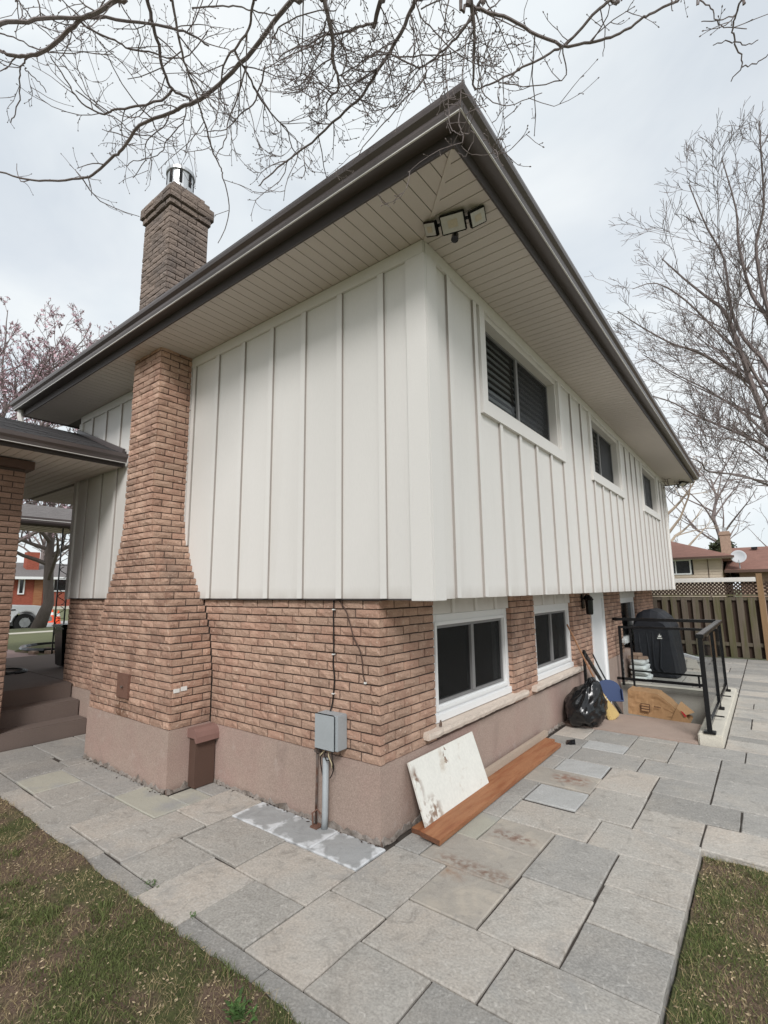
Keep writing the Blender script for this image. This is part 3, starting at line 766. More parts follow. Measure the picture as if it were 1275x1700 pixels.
b1 = blades(scatter(areaL, 60000, dL), 0.012, 0.006, 0.026, 0.0016, 1.6)
b2 = blades(scatter(areaR, 28000, dR), -0.035, 0.006, 0.024, 0.0016, 1.6)
n0 = len(b1.V)
b1.V += b2.V; b1.F += [tuple(i + n0 for i in f) for f in b2.F]; b1.MI += b2.MI
def clump(x, y): return 0.9 if noise.noise(Vector((x * 5.5, y * 5.5, 8.0))) > .34 else 0.0
for area, base, fn, n in ((areaL, .012, lambda x, y: 0 if y > edgeL(x) - .01 else clump(x, y) * (dL(x, y) > .08), 5200), (areaR, -.035, lambda x, y: 0 if x < edgeR(y) + .01 else clump(x, y), 2400)):
    b3 = blades(scatter(area, n, fn), base, .020, .048, .0018, 1.5)
    n0 = len(b1.V); b1.V += b3.V; b1.F += [tuple(i + n0 for i in f) for f in b3.F]; b1.MI += b3.MI
o = b1.build('grass', M_grass, kind='stuff', label='short patchy green grass growing along the slab edges', cat='grass')
dS = lambda x, y: 0 if y > edgeL(x) - 0.0 else min(1, max(0.05, 0.5 - 0.8 * moss(x, y)))
dS2 = lambda x, y: 0 if x < edgeR(y) + 0.01 else min(1, max(0.05, 0.5 - 0.8 * moss(x + 3, y)))
b1 = blades(scatter(areaL, 15000, dS), 0.012, 0.012, 0.036, 0.0011, 2.4)
b2 = blades(scatter(areaR, 9000, dS2), -0.035, 0.012, 0.036, 0.0011, 2.4)
n0 = len(b1.V)
b1.V += b2.V; b1.F += [tuple(i + n0 for i in f) for f in b2.F]; b1.MI += b2.MI
b1.build('dead_grass', M_straw2, kind='stuff', label='dry straw coloured grass lying on bare soil', cat='dead grass')
def litter(pts, hfun, smin, smax):
    V = []; F = []
    for x, y in pts:
        z = hfun(x, y) + 0.004
        a = rng.uniform(0, 2 * PI); l = rng.uniform(smin, smax); w_ = l * rng.uniform(0.25, 0.6)
        ca, sa = math.cos(a), math.sin(a)
        t = rng.uniform(-0.4, 0.4) * l; t2 = rng.uniform(0.0, 0.35) * l
        k = len(V)
        for (p, q, h) in ((-l, 0, t2), (0, -w_, 0), (l, 0, t2 * .5 + abs(t)), (0, w_, t * .3 + 0.002)):
            V.append((x + p * ca - q * sa, y + p * sa + q * ca, z + h))
        F += [(k, k + 1, k + 3), (k + 1, k + 2, k + 3)]
    m = MB(); m.V = V; m.F = F; m.MI = [0] * len(F)
    return m
b1 = litter(scatter(areaL, 4200, dS), lambda x, y: lawn_h(x, y, 0.012), 0.002, 0.0135)
b2 = litter(scatter(areaR, 2000, dS2), lambda x, y: lawn_h(x, y, -0.035), 0.002, 0.014)
n0 = len(b1.V)
b1.V += b2.V; b1.F += [tuple(i + n0 for i in f) for f in b2.F]; b1.MI += b2.MI
b1.build('leaf_litter', M_chip, kind='stuff', label='pale wood chips and leaf scraps strewn over the lawn', cat='leaf litter')

# ------------------------------------------------------------------ patio of large concrete slabs, each a paver
g = MB()
# joint sand bed: its top 1.6 cm below the slab faces
sheet_with_hole(g, -4.82, 1.795, -1.40, 12.35, -0.016)
g.add([(1.795, 1.265, -.016), (4.6, 1.265, -.016), (4.6, 12.35, -.016), (1.795, 12.35, -.016)], [(0, 1, 2, 3)])
patio = MB()
patio.V, patio.F, patio.MI = g.V, g.F, g.MI
patio = patio.build('patio', M_bed, kind='structure')
bb = MB()
bb.add([(.30, -2.3, -.016), (1.79, -2.3, -.016), (1.79, -1.39, -.016), (.30, -1.39, -.016)], [(0, 1, 2, 3)])
bb.build('joint_sand', M_bed, parent=patio)
PV = []
def pv(x0, x1, y0, y1, t='n'): PV.append((x0, x1, y0, y1, t))
c = (-1.27, -.83, -.385, .06)
pv(-1.27, -.83, -.335, -.012, 'w'); pv(-.83, -.385, -.335, -.012, 'w'); pv(-.385, .055, -.335, -.012, 'w')
pv(-1.25, -.605, -.77, -.34); pv(-.605, .06, -.78, -.34)
pv(-1.72, -1.27, -.55, -.012); pv(-1.71, -1.28, -1.19, -.555); pv(-2.05, -1.725, -.20, -.012, 'b')
pv(-1.28, -.82, -1.20, -.775); pv(-.82, -.38, -1.42, -.785); pv(-.38, .06, -1.205, -.785)
pv(-.375, .27, -1.42, -1.21, 'b'); pv(.27, .92, -1.42, -1.21, 'b'); pv(-1.5, -.825, -1.42, -1.205, 'b'); pv(-2.13, -1.5, -1.42, -1.195)
pv(-2.62, -2.13, -1.42, -.735); pv(-2.13, -1.715, -1.185, -.735)
pv(-2.42, -1.725, -.73, -.437, 'y'); pv(-2.05, -1.725, -.432, -.205, 'y')
pv(-3.14, -2.425, -.73, -.437, 'b')
pv(-3.08, -2.625, -1.14, -.735); pv(-3.56, -3.085, -1.13, -.735, 'y'); pv(-3.60, -3.145, -.73, -.437, 'b')
pv(-3.34, -2.625, -1.42, -1.145); pv(-4.1, -3.345, -1.42, -1.135, 'b')
pv(-4.08, -3.605, -1.13, -.66, 'b'); pv(-3.60, -3.565, -1.13, -.735, 'b'); pv(-4.78, -4.085, -1.13, -.62, 'b'); pv(-4.78, -4.105, -1.42, -1.135, 'b')
pv(-4.78, -3.87, -.615, -.18, 'b'); pv(-3.865, -3.605, -.655, -.437, 'b'); pv(-4.78, -3.87, -.175, -.012, 'b')
pv(.065, .49, -1.205, -.585); pv(.065, .495, -.58, .062); pv(.065, .275, .067, .475, 'b'); pv(.28, .925, .067, .478, 's')
pv(.50, .93, -.375, .062, 's'); pv(.50, 1.15, -.805, -.38); pv(.495, .93, -1.205, -.81, 'n'); pv(.935, 1.58, -1.42, -.81, 'b')
pv(1.155, 1.80, -.805, -.392, 'n'); pv(1.585, 1.80, -1.42, -.81)
pv(.935, 1.368, -.375, .238); pv(.932, 1.358, .243, .885, 'b')
pv(1.373, 1.80, -.387, .03, 'b'); pv(1.373, 1.80, .035, .442); pv(1.365, 1.80, .447, .868)
pv(1.145, 1.80, .873, 1.295); pv(.498, 1.14, .890, 1.31); pv(.498, .925, .483, .885, 's'); pv(.065, .493, .48, .90, 'y')
pv(.065, .493, .905, 1.35, 'b'); pv(.50, .93, 1.36, 1.76, 'p'); pv(.065, .495, 1.355, 1.78, 'b')
pv(.935, 1.35, 1.315, 1.955); pv(1.355, 1.785, 1.30, 1.715); pv(1.79, 2.62, 1.262, 1.705)
pv(.30, .93, 1.785, 2.19, 's'); pv(.065, .295, 1.785, 2.19, 'b'); pv(.47, .915, 2.195, 2.58, 'p'); pv(.065, .465, 2.195, 2.58, 'b')
pv(.925, 1.345, 1.96, 2.575); pv(1.355, 1.995, 1.72, 2.13, 'b'); pv(1.35, 1.78, 2.135, 2.57, 'b')
pv(2.0, 2.62, 1.71, 2.13, 'b'); pv(1.785, 2.40, 2.135, 2.79, 'b'); pv(1.785, 2.40, 2.795, 3.455, 'b')
pv(1.145, 1.78, 2.58, 3.02, 'b'); pv(.50, 1.14, 2.585, 3.05, 'b'); pv(.065, .495, 2.585, 3.05, 'b')
pv(.49, .925, 3.055, 3.36, 'p'); pv(.43, .925, 3.365, 3.88, 'b'); pv(.065, .485, 3.055, 3.36, 'b'); pv(.065, .425, 3.365, 3.88, 'n')
pv(.93, 1.34, 3.055, 3.72); pv(.93, 1.34, 3.725, 3.885, 'n'); pv(1.345, 1.78, 3.03, 3.46, 'b'); pv(1.345, 1.975, 3.465, 3.885, 'b')
pv(1.98, 2.40, 3.46, 3.885, 'b')
# below the frame and to the right, the same slabs go on
for k in range(3):
    pv(.34 + .0, .92, -1.425 - .43 * (k + 1) + .005, -1.425 - .43 * k, 'n'); pv(.925, 1.36, -1.425 - .43 * (k + 1) + .005, -1.425 - .43 * k, 'b'); pv(1.365, 1.80, -1.425 - .43 * (k + 1) + .005, -1.425 - .43 * k)
rr = random.Random(5)
def rows(xa, xb, ya, yb, step=(0.43, 0.215, 0.43, 0.43, 0.215)):
    y = ya; k = 0
    while y < yb - 0.05:
        h = min(step[k % len(step)], yb - y)
        x = xa
        first = True
        while x < xb - 0.02:
            wd = rr.choice((.43, .645, .645)) if not first else rr.choice((.215, .43, .645))
            first = False
            if xb - x - wd < 0.12: wd = xb - x
            pv(x, min(x + wd, xb) - .005, y, y + h - .005, rr.choice('nbnb'))
            x += wd
        y += h; k += 1
rows(2.625, 4.6, 1.262, 2.13); rows(2.405, 4.6, 2.135, 3.885)
rows(1.785, 4.6, 3.89, 12.28)
rows(0.02, 1.78, 7.40, 12.28)
def paver_mesh(x0, x1, y0, y1, seed):
    r_ = random.Random(seed)
    d = 0.0035; ch = 0.006
    x0 += d; x1 -= d; y0 += d; y1 -= d
    n = 3
    V = []; F = []
    tilt = (r_.uniform(-.003, .003), r_.uniform(-.003, .003)); dz = r_.uniform(-.0025, .0025)
    cx, cy = (x0 + x1) / 2, (y0 + y1) / 2
    def zz(x, y): return dz + tilt[0] * (x - cx) + tilt[1] * (y - cy)
    for i in range(n + 1):
        for j in range(n + 1):
            x = x0 + ch + (x1 - x0 - 2 * ch) * i / n; y = y0 + ch + (y1 - y0 - 2 * ch) * j / n
            e = 0.0022 if (i in (0, n) or j in (0, n)) else 0.0012
            V.append((x + r_.uniform(-e, e), y + r_.uniform(-e, e), zz(x, y) + r_.uniform(-.0012, .0012)))
    idx = lambda i, j: i * (n + 1) + j
    for i in range(n):
        for j in range(n):
            F.append((idx(i, j), idx(i + 1, j), idx(i + 1, j + 1), idx(i, j + 1)))
    ring = [idx(i, 0) for i in range(n)] + [idx(n, j) for j in range(n)] + [idx(n - i, n) for i in range(n)] + [idx(0, n - j) for j in range(n)]
    m = len(ring)
    b0 = len(V)
    for k in ring:
        x, y, z = V[k]
        ox = -ch if abs(x - x0) < 2 * ch else (ch if abs(x - x1) < 2 * ch else 0)
        oy = -ch if abs(y - y0) < 2 * ch else (ch if abs(y - y1) < 2 * ch else 0)
        V.append((x + ox + r_.uniform(-.0012, .0012), y + oy + r_.uniform(-.0012, .0012), z - .007))
    for k in range(m):
        F.append((ring[k], b0 + k, b0 + (k + 1) % m, ring[(k + 1) % m]))
    b1_ = len(V)
    for k in range(m):
        x, y, z = V[b0 + k]
        V.append((x, y, -.075))
    for k in range(m):
        F.append((b0 + k, b1_ + k, b1_ + (k + 1) % m, b0 + (k + 1) % m))
    return V, F
def pdist(p): return math.hypot((p[0] + p[1]) / 2 - CAM.x, (p[2] + p[3]) / 2 - CAM.y)
PV.sort(key=pdist)
far_pv = MB()
for k, (x0, x1, y0, y1, t) in enumerate(PV):
    V, F = paver_mesh(x0, x1, y0, y1, 100 + k)
    if k < 300:
        m = MB(); m.add(V, F)
        m.build('paver', PAVERS[t], parent=patio)
    else:
        far_pv.add(V, F)
if far_pv.V:
    far_pv.build('paver', PAVERS['n'], parent=patio, kind='stuff')
# loose dirt and leaf scraps lying along the wall foot and in the joints
dirt = []
for k in range(520):
    u = rng.random()
    if u < .35: dirt.append((rng.uniform(0.01, 0.06) + abs(rng.normal(0, .012)), rng.uniform(0.0, 3.9)))
    elif u < .6: dirt.append((rng.uniform(-3.7, 0.0), -0.012 - abs(rng.normal(0, .02)) - (0.43 if False else 0)))
    elif u < .8: dirt.append((rng.uniform(-3.75, -2.1), -0.43 - abs(rng.normal(0, .025))))
    else: dirt.append((rng.uniform(0.1, 1.6), rng.uniform(7.4, 11.8)))
dirt = [(x, y) for x, y in dirt if not (-3.8 < x < -2.1 and y > -.425)]
litter(dirt, lambda x, y: 0.0, 0.005, 0.022).build('dry_leaves', M_leafdk, kind='stuff', label='small dark leaf scraps along the foot of the walls', cat='dry leaves')
dd = [(rng.uniform(0.01, 0.07), rng.uniform(1.9, 3.2)) for k in range(90)]
litter(dd, lambda x, y: 0.005, 0.010, 0.035).build('dead_leaf_pile', M_leafdk, kind='stuff', label='heap of dead brown leaves between the wall and the planks', cat='dead leaves')

# steps, porch landing, stair well
ps = thing('porch_steps', 'three worn brown concrete steps rising left of the flared chimney', 'steps', (-5.4, -.47, 0))
st = MB().box(-5.08, -4.80, -.95, -.012, -.02, .19); st.build('step', M_conc_dark, ps, bevel=.015)
st = MB().box(-5.36, -5.075, -.95, -.012, -.02, .385); st.build('step', M_conc_dark, ps, bevel=.015)
st = MB().box(-9.3, -5.355, -.95, -.012, -.02, .575); st.build('landing', M_conc_dark, ps, bevel=.015)
MB().box(-9.3, -5.72, -.011, 3.2, -.02, .573).build('landing', M_conc_dark, ps)
MB().box(-9.3, -5.6, -3.0, -.951, -.02, .573).build('landing', M_conc_dark, ps)

well = thing('stair_well', 'concrete walled basement stair well inside the glass railing', 'stair well', (.76, 5.9, 0))
MB().box(0.0, 1.53, 3.89, 4.84, -.15, .012).build('landing', M_pinkslab, well, bevel=.006)
for k in range(5):
    MB().box(0.0, 1.53, 4.84 + .27 * k, 4.84 + .27 * (k + 1), -1.6, -.20 * (k + 1)).build('step', M_conc, well)
MB().box(0.0, 1.53, 6.19, 7.24, -1.6, -1.2).build('floor', M_conc, well)
MB().box(-.02, 1.77, 7.242, 7.385, -1.6, .012).build('end_wall', M_conc, well, bevel=.01)
MB().box(-.02, 1.78, 7.236, 7.392, .013, .022).build('wall_cap', M_conc_light, well)
MB().box(1.532, 1.77, 4.86, 7.24, -1.6, -.03).build('side_wall', M_conc, well)
cb = MB().box(1.535, 1.775, 3.945, 7.236, -.03, .115)
cb.build('kerb', M_conc_light, well, bevel=.014)

# weeds in the joints and at the slab corner
def weed(name, label, x, y, z, n, h, w_, seed):
    r_ = random.Random(seed)
    m = MB()
    for k in range(n):
        a = r_.uniform(0, 2 * PI); l = h * r_.uniform(.5, 1.1); o_ = Vector((x + r_.gauss(0, w_), y + r_.gauss(0, w_ * .6), z))
        d = Vector((math.cos(a), math.sin(a), r_.uniform(.4, 1.3))).normalized()
        s_ = Vector((-math.sin(a), math.cos(a), 0)) * l * .13
        p1 = o_ + d * l * .5; p2 = o_ + d * l + Vector((0, 0, -l * .25))
        m.add([o_ - s_ * .3, o_ + s_ * .3, p1 + s_, p1 - s_, p2], [(0, 1, 2, 3), (3, 2, 4)])
    return single(m, name, M_weed, label, 'weed')
weed('weed', 'small green weed in the slab joint left of the conduit, near the lawn', -.86, -1.20, -.004, 34, .032, .03, 3)
weed('weed', 'tiny green weed at the slab corner on the lawn edge', -.375, -1.212, -.004, 16, .025, .015, 4)
weed('leafy_weed', 'bushy leafy weed on the lawn edge at the bottom of the view', .38, -1.46, .006, 90, .060, .034, 5)
# ------------------------------------------------------------------ the house
ZB, ZS, ZT = 0.517, 1.712, 4.46
OX = 0.492
house = thing('house', 'split level house with white board and batten over tan brick', 'house', (-2.6, 5.6, 0))
NC = 17
CH = (1.70 - ZB) / NC
def chimR(z):
    P = ((0, 2.105), (1.0, 2.11), (1.35, 2.17), (1.7, 2.31), (2.0, 2.50), (2.3, 2.625), (2.6, 2.68), (9, 2.68))
    return -np.interp(z, [p[0] for p in P], [p[1] for p in P])
def chimL(z):
    P = ((0, 3.80), (1.0, 3.80), (1.35, 3.75), (1.7, 3.60), (2.0, 3.45), (2.4, 3.315), (2.6, 3.29), (9, 3.29))
    return -np.interp(z, [p[0] for p in P], [p[1] for p in P])
CF = -.426
# masonry core, set 1.2 cm behind the brick faces
f = MB()
f.box(-5.74, -.012, .012, .25, ZB, 1.70)
f.build('brick_wall', M_mortar, house)
for (a, b) in ((.012, .78), (2.44, 3.15), (4.68, 5.63), (6.47, 7.78), (9.30, 11.30)):
    MB().box(-.24, -.012, a + (.25 if a < .1 else 0), b, ZB, 1.70).build('brick_wall' if a < .1 else 'brick_pier', M_mortar, house)
fo = MB()
fo.box(-5.745, .006, -.006, 3.84, -.35, ZB)
fo.box(-5.745, .006, 3.84, 5.62, -1.4, ZB); fo.box(-5.745, -.10, 5.62, 6.48, -1.4, ZB); fo.box(-5.745, .006, 6.48, 11.3, -1.4, ZB)
fo.box(chimL(0) - .006, chimR(0) + .006, CF - .006, -.006, -.35, ZB + .012)
fo.build('foundation', M_stucco, house)
# interior mass so no light leaks through
MB().box(-5.6, -.25, .26, 11.2, ZB + .01, 1.69).build('inner_core', M_dark, house)
ch = MB()
nch = 90
for k in range(nch):
    z0 = ZB + .012 + CH * k; z1 = z0 + CH
    if z0 > 6.32: break
    zc = (z0 + z1) / 2
    ch.box(chimL(zc) + .012, chimR(zc) - .012, CF + .012, .07 if zc > 4.6 else -.001, z0, z1)
chimney = ch.build('chimney', M_mortar, house)

SPEC = []   # (centre, angle, length, height, material, parent)
def course(z, xa, xb, fixed, face, mat, off, full=.214, minl=.06, z_h=None, part=None, ends=(0, 0)):
    """lay one course; face 'S' (-y), 'E' (+x), 'N'; xa..xb along x or y"""
    hgt = (z_h or CH) - .0095
    p = xa
    first = True
    while p < xb - .02:
        L = full * (off if first and off else 1.0)
        if xb - (p + L) < minl: L = xb - p
        L = min(L, xb - p)
        c_ = p + L / 2
        ln = L - .0125
        if face == 'S': SPEC.append(((c_, fixed, z), PI, ln, hgt, mat, part))
        elif face == 'E': SPEC.append(((fixed, c_, z), -PI / 2, ln, hgt, mat, part))
        p += L
        first = False
for k in range(NC):
    z = ZB + CH * (k + .5)
    # left wall, right of the chimney
    course(z, chimR(z) + .0 if k > 0 else chimR(z), .010, 0.0, 'S', M_brick, (.5 if k % 2 else 1.0) * 1.0, part='wall')
    # left wall beyond the chimney, above the porch landing
    if z > .55: course(z, -5.745, chimL(z), 0.0, 'S', M_brick, .5 if k % 2 else 1.0, part='wall')
    for i, (a, b) in enumerate(((.016, .785), (2.43, 3.155), (4.672, 5.632), (6.46, 7.79), (9.29, 11.30))):
        course(z, a, b, 0.0, 'E', M_brick, .42 if (k + i) % 2 else .85, part='wall')
        if i:
            SPEC.append(((-.075, a, z), PI, .115, CH - .0095, M_brick, 'wall'))
for k in range(nch):
    z = ZB + .012 + CH * (k + .5)
    if z > 6.25: break
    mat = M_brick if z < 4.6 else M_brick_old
    a, b = float(chimL(z)), float(chimR(z))
    course(z, a, b - .002, CF, 'S', mat, (.45, .9, .65, 1.0)[k % 4], part='chimney', full=.245)
    course(z, CF + .013, .07 if z > 4.6 else -.003, b, 'E', mat, .45 if k % 2 else .95, part='chimney', full=.22)
# corbelled cap of the chimney
zc0 = ZB + .012 + CH * 80.6
capd = ((.02, .0696), (.045, .0696), (.045, .0696), (.005, .0696), (-.04, .0696), (-.11, .05))
z = 6.255
cap_core = MB()
for (d, h) in capd:
    a, b = -3.29 - d, -2.68 + d
    cap_core.box(a + .012, b - .012, CF - d + .012, .07 + d, z, z + h)
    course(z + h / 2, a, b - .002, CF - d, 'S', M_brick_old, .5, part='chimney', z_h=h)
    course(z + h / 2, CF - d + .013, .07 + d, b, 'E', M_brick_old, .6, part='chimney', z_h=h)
    z += h
cap_core.build('chimney_cap', M_brick_old, house)
fl = MB()
fl.lathe((-2.985, -.165, z - .01), [(.165, 0), (.165, .10), (.152, .11), (.152, .30), (.170, .30), (.172, .34), (.152, .355)], 24)
fl.build('flue_cap', M_galv, house, smooth=False)
fs = MB()
for k in range(8):
    a = 2 * PI * k / 8 + .3
    fs.obox((-2.985 + .154 * math.cos(a), -.165 + .154 * math.sin(a), z + .19), (.012, .035, .17), rz(a))
fs.build('flue_slot', M_dark, house)

# brick pieces: rough faced, a few shared shapes
BRV = []
for s_ in range(12):
    r_ = random.Random(40 + s_)
    xs = [-.5, -.22, .05, .29, .5]; zs = [-.5, 0.02, .5]
    V = []; F = []
    for i, x in enumerate(xs):
        for j, zq in enumerate(zs):
            ed = (i in (0, 4)) or (j in (0, 2))
            y = r_.uniform(-.0045, .0005) if ed else r_.uniform(.000, .0085)
            V.append((x + (0 if i in (0, 4) else r_.uniform(-.06, .06)), y, zq * (1 if not ed else r_.uniform(.95, 1.0)) + (0 if j != 1 else r_.uniform(-.12, .12))))
    q = lambda i, j: i * 3 + j
    for i in range(4):
        for j in range(2):
            F.append((q(i, j), q(i, j + 1), q(i + 1, j + 1), q(i + 1, j)))
    ring = [q(i, 0) for i in range(5)] + [q(4, 1), q(4, 2)] + [q(i, 2) for i in (3, 2, 1, 0)] + [q(0, 1)]
    n0 = len(V)
    for k in ring: V.append((V[k][0], -.055, V[k][2]))
    for k in range(len(ring)):
        k2 = (k + 1) % len(ring)
        F.append((ring[k], ring[k2], n0 + k2, n0 + k))
    BRV.append((V, F))
BRM = {}
def brick_mesh(s_, mat):
    key = (s_, mat.name)
    if key not in BRM:
        me = bpy.data.meshes.new('brick')
        me.from_pydata(BRV[s_][0], [], BRV[s_][1])
        bm = bmesh.new(); bm.from_mesh(me); bmesh.ops.recalc_face_normals(bm, faces=bm.faces[:]); bm.to_mesh(me); bm.free()
        me.materials.append(mat)
        BRM[key] = me
    return BRM[key]
def lay_bricks(specs, parents, default, limit):
    def score(sp):
        c_ = Vector(sp[0]); d = c_ - CAM
        n = Vector((-math.sin(sp[1]), math.cos(sp[1]), 0))
        return sp[2] * sp[3] * max(0.02, -n.dot(d.normalized())) / d.length_squared
    specs = sorted(specs, key=score, reverse=True)
    r_ = random.Random(3)
    rest = {}
    for i, (c_, ang, ln, h, mat, part) in enumerate(specs):
        s_ = r_.randrange(12)
        flip = r_.random() < .5
        sc = Vector((ln * (-1 if False else 1), 1, h))
        jit = r_.uniform(-.002, .0025)
        nrm = Vector((-math.sin(ang), math.cos(ang), 0))
        pos = Vector(c_) + nrm * jit + Vector((0, 0, r_.uniform(-.0015, .0015)))
        rot = Matrix.Rotation(ang, 3, 'Z') @ Matrix.Rotation(R(r_.uniform(-.5, .5)), 3, 'Y')
        if flip: rot = rot @ Matrix.Rotation(PI, 3, 'Y')
        if i < limit:
            o = bpy.data.objects.new('brick', brick_mesh(s_, mat))
            p = parents.get(part, default)
            put(o, p)
            o.matrix_basis = Matrix.Translation(pos - ORG[p.name]) @ rot.to_4x4() @ Matrix.Diagonal((*sc, 1))
        else:
            mb = rest.setdefault(mat.name, (mat, MB()))[1]
            mb.add([pos + rot @ Vector((v[0] * sc.x, v[1], v[2] * sc.z)) for v in BRV[s_][0]], [f_[::-1] if False else f_ for f_ in BRV[s_][1]])
    if rest:
        mats = []; big = MB()
        for k, (m_, mb) in enumerate(rest.values()):
            mats.append(m_); big.mi = k; big.add(mb.V, mb.F)
        o = big.build('brick', mats, default, kind='stuff')
        bm = bmesh.new(); bm.from_mesh(o.data); bmesh.ops.recalc_face_normals(bm, faces=bm.faces[:]); bm.to_mesh(o.data); bm.free()
wall_o = next(o for o in house.children if o.name.startswith('brick_wall'))
lay_bricks(SPEC, {'wall': wall_o, 'chimney': chimney}, house, 300)

# rough mortar left along the wall foot
def footing(pts, seed):
    r_ = random.Random(seed)
    m = MB(); V = []; F = []
    pts = [Vector(p) for p in pts]
    k = 0
    for (a, b, nrm) in [(pts[i], pts[i + 1], (pts[i + 1] - pts[i]).normalized().cross(Vector((0, 0, 1)))) for i in range(len(pts) - 1)]:
        n = max(2, int((b - a).length / .035))
        base = len(V)
        for q in range(n + 1):
            p = a.lerp(b, q / n)
            w_ = max(.004, r_.gauss(.014, .008)); h_ = max(.004, r_.gauss(.022, .014))
            V += [tuple(p + Vector((0, 0, h_ + .012)) - nrm * .008), tuple(p + nrm * w_ * .6 + Vector((0, 0, h_))), tuple(p + nrm * w_ + Vector((0, 0, -.006)))]
        for q in range(n):
            for c_ in range(2):
                A_ = base + q * 3 + c_
                F.append((A_, A_ + 3, A_ + 4, A_ + 1))
    m.add(V, F)
    return m.build('footing_mortar', M_footing, house)
footing([(-3.81, CF - .006, 0), (-2.099, CF - .006, 0), (-2.099, -.006, 0), (.006, -.006, 0), (.006, 3.86, 0)], 9)
# little fittings of the chimney
MB().box(-3.13, -2.885, CF - .022, CF + .02, .715, .955).build('ash_door', M_rustdoor, house, bevel=.006)
kn = MB(); kn.tube([(-2.99, CF - .02, .83), (-2.99, CF - .045, .83)], .012, 8); kn.build('ash_door_knob', M_ruststeel, house)
pt = MB().box(chimR(.9) - .005, chimR(.9) + .0095, -.40, -.345, .855, .89).box(chimR(.9) - .005, chimR(.9) + .0092, -.33, -.27, .862, .90); pt.build('paint_patch', M_white, house)

# upper storey -------------------------------------------------------------------
WU = ((.97, 3.02), (4.50, 6.27), (8.28, 10.05))       # window openings on the long side
WZ0, WZ1 = 3.44, 4.34
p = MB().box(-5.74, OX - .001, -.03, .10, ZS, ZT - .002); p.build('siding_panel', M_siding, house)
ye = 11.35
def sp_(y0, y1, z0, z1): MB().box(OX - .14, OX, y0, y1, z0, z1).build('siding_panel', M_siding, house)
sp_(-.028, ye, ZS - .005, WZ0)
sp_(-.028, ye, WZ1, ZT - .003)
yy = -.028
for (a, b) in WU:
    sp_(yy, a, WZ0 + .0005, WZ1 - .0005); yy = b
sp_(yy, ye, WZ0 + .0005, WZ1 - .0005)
MB().box(-5.74, -5.6, .101, ye, ZS, ZT - .002).build('siding_panel', M_siding, house)
MB().box(-5.6, OX - .141, ye - .14, ye, ZS, ZT - .002).build('siding_panel', M_siding, house)
MB().box(-.02, OX - .142, -.01, ye - .15, ZS - .002, ZS + .03).build('overhang_soffit', M_siding, house)
MB().box(-5.55, OX - .30, .13, ye - .2, ZS + .05, ZT - .05).build('inner_core', M_dark, house)
def batten(face, a, b, z0, z1, w_=.022):
    m = MB()
    if face == 'S':
        m.box(a, b, -.03 - w_, -.0305, z0, z1)
    else:
        m.box(OX + .0005, OX + w_, a, b, z0, z1)
    # side edges show the darker unpainted cut
    m.MI = [0, 0, 0, 0, 0, 0]
    for i in ((3, 5) if face == 'S' else (2, 4)): m.MI[i] = 1
    m.build('batten', [M_trim, M_batten_edge], house)
FZ = 4.345
xr = .118
xs_ = []
while xr > -5.7:
    xs_.append(xr); xr -= .4522
for x in xs_:
    if -3.32 < x < -2.70: continue
    if x > -2.7:
        zb = ZS + .001
        if x < -2.1: zb = float(np.interp(-x, [2.11, 2.17, 2.31, 2.5, 2.625, 2.68], [1.2, 1.35, 1.75, 2.05, 2.35, 2.7])) if x < -2.3 else ZS + .001
    elif x < -3.3:
        zb = 2.6 if x > -3.62 else ZS + .001
    batten('S', x - .062, x, zb, FZ - .001)
MB().box(-2.745, -2.675, -.056, -.0305, 2.45, FZ - .001).build('batten', [M_trim], house)
# frieze boards under the soffit
MB().box(-5.74, OX + .018, -.055, -.0303, FZ, ZT - .004).build('frieze_board', M_trim, house, bevel=.003)
MB().box(OX + .0003, OX + .025, -.0302, ye, FZ + .003, ZT - .004).build('frieze_board', M_trim, house, bevel=.003)
# corner boards
MB().box(.342, OX + .030, -.058, -.0305, ZS - .016, FZ - .002).build('corner_board', M_trim, house, bevel=.003)
MB().box(OX + .001, OX + .0305, -.0303, .125, ZS - .016, FZ + .001).build('corner_board', M_trim, house, bevel=.003)
MB().box(-5.77, -5.66, -.058, -.0305, ZS - .016, FZ - .002).build('corner_board', M_trim, house, bevel=.003)
MB().box(OX + .001, OX + .0305, ye - .12, ye + .03, ZS - .01, FZ + .001).build('corner_board', M_trim, house, bevel=.003)
k = 0
y = .299
while y < ye - .15:
    zones = [(ZS + .0, FZ + .002)]
    for (a, b) in WU:
        if a - .115 < y + .03 < b + .115: zones = [(ZS + .0, 3.318)]
    for (z0, z1) in zones: batten('E', y, y + .06, z0, z1)
    y += .4625
# dark strip added in place of the shadow gap at the siding foot
MB().box(-5.74, .34, -.034, .0, ZS - .012, ZS - .0005).build('shadow_gap_strip', M_fascia, house)

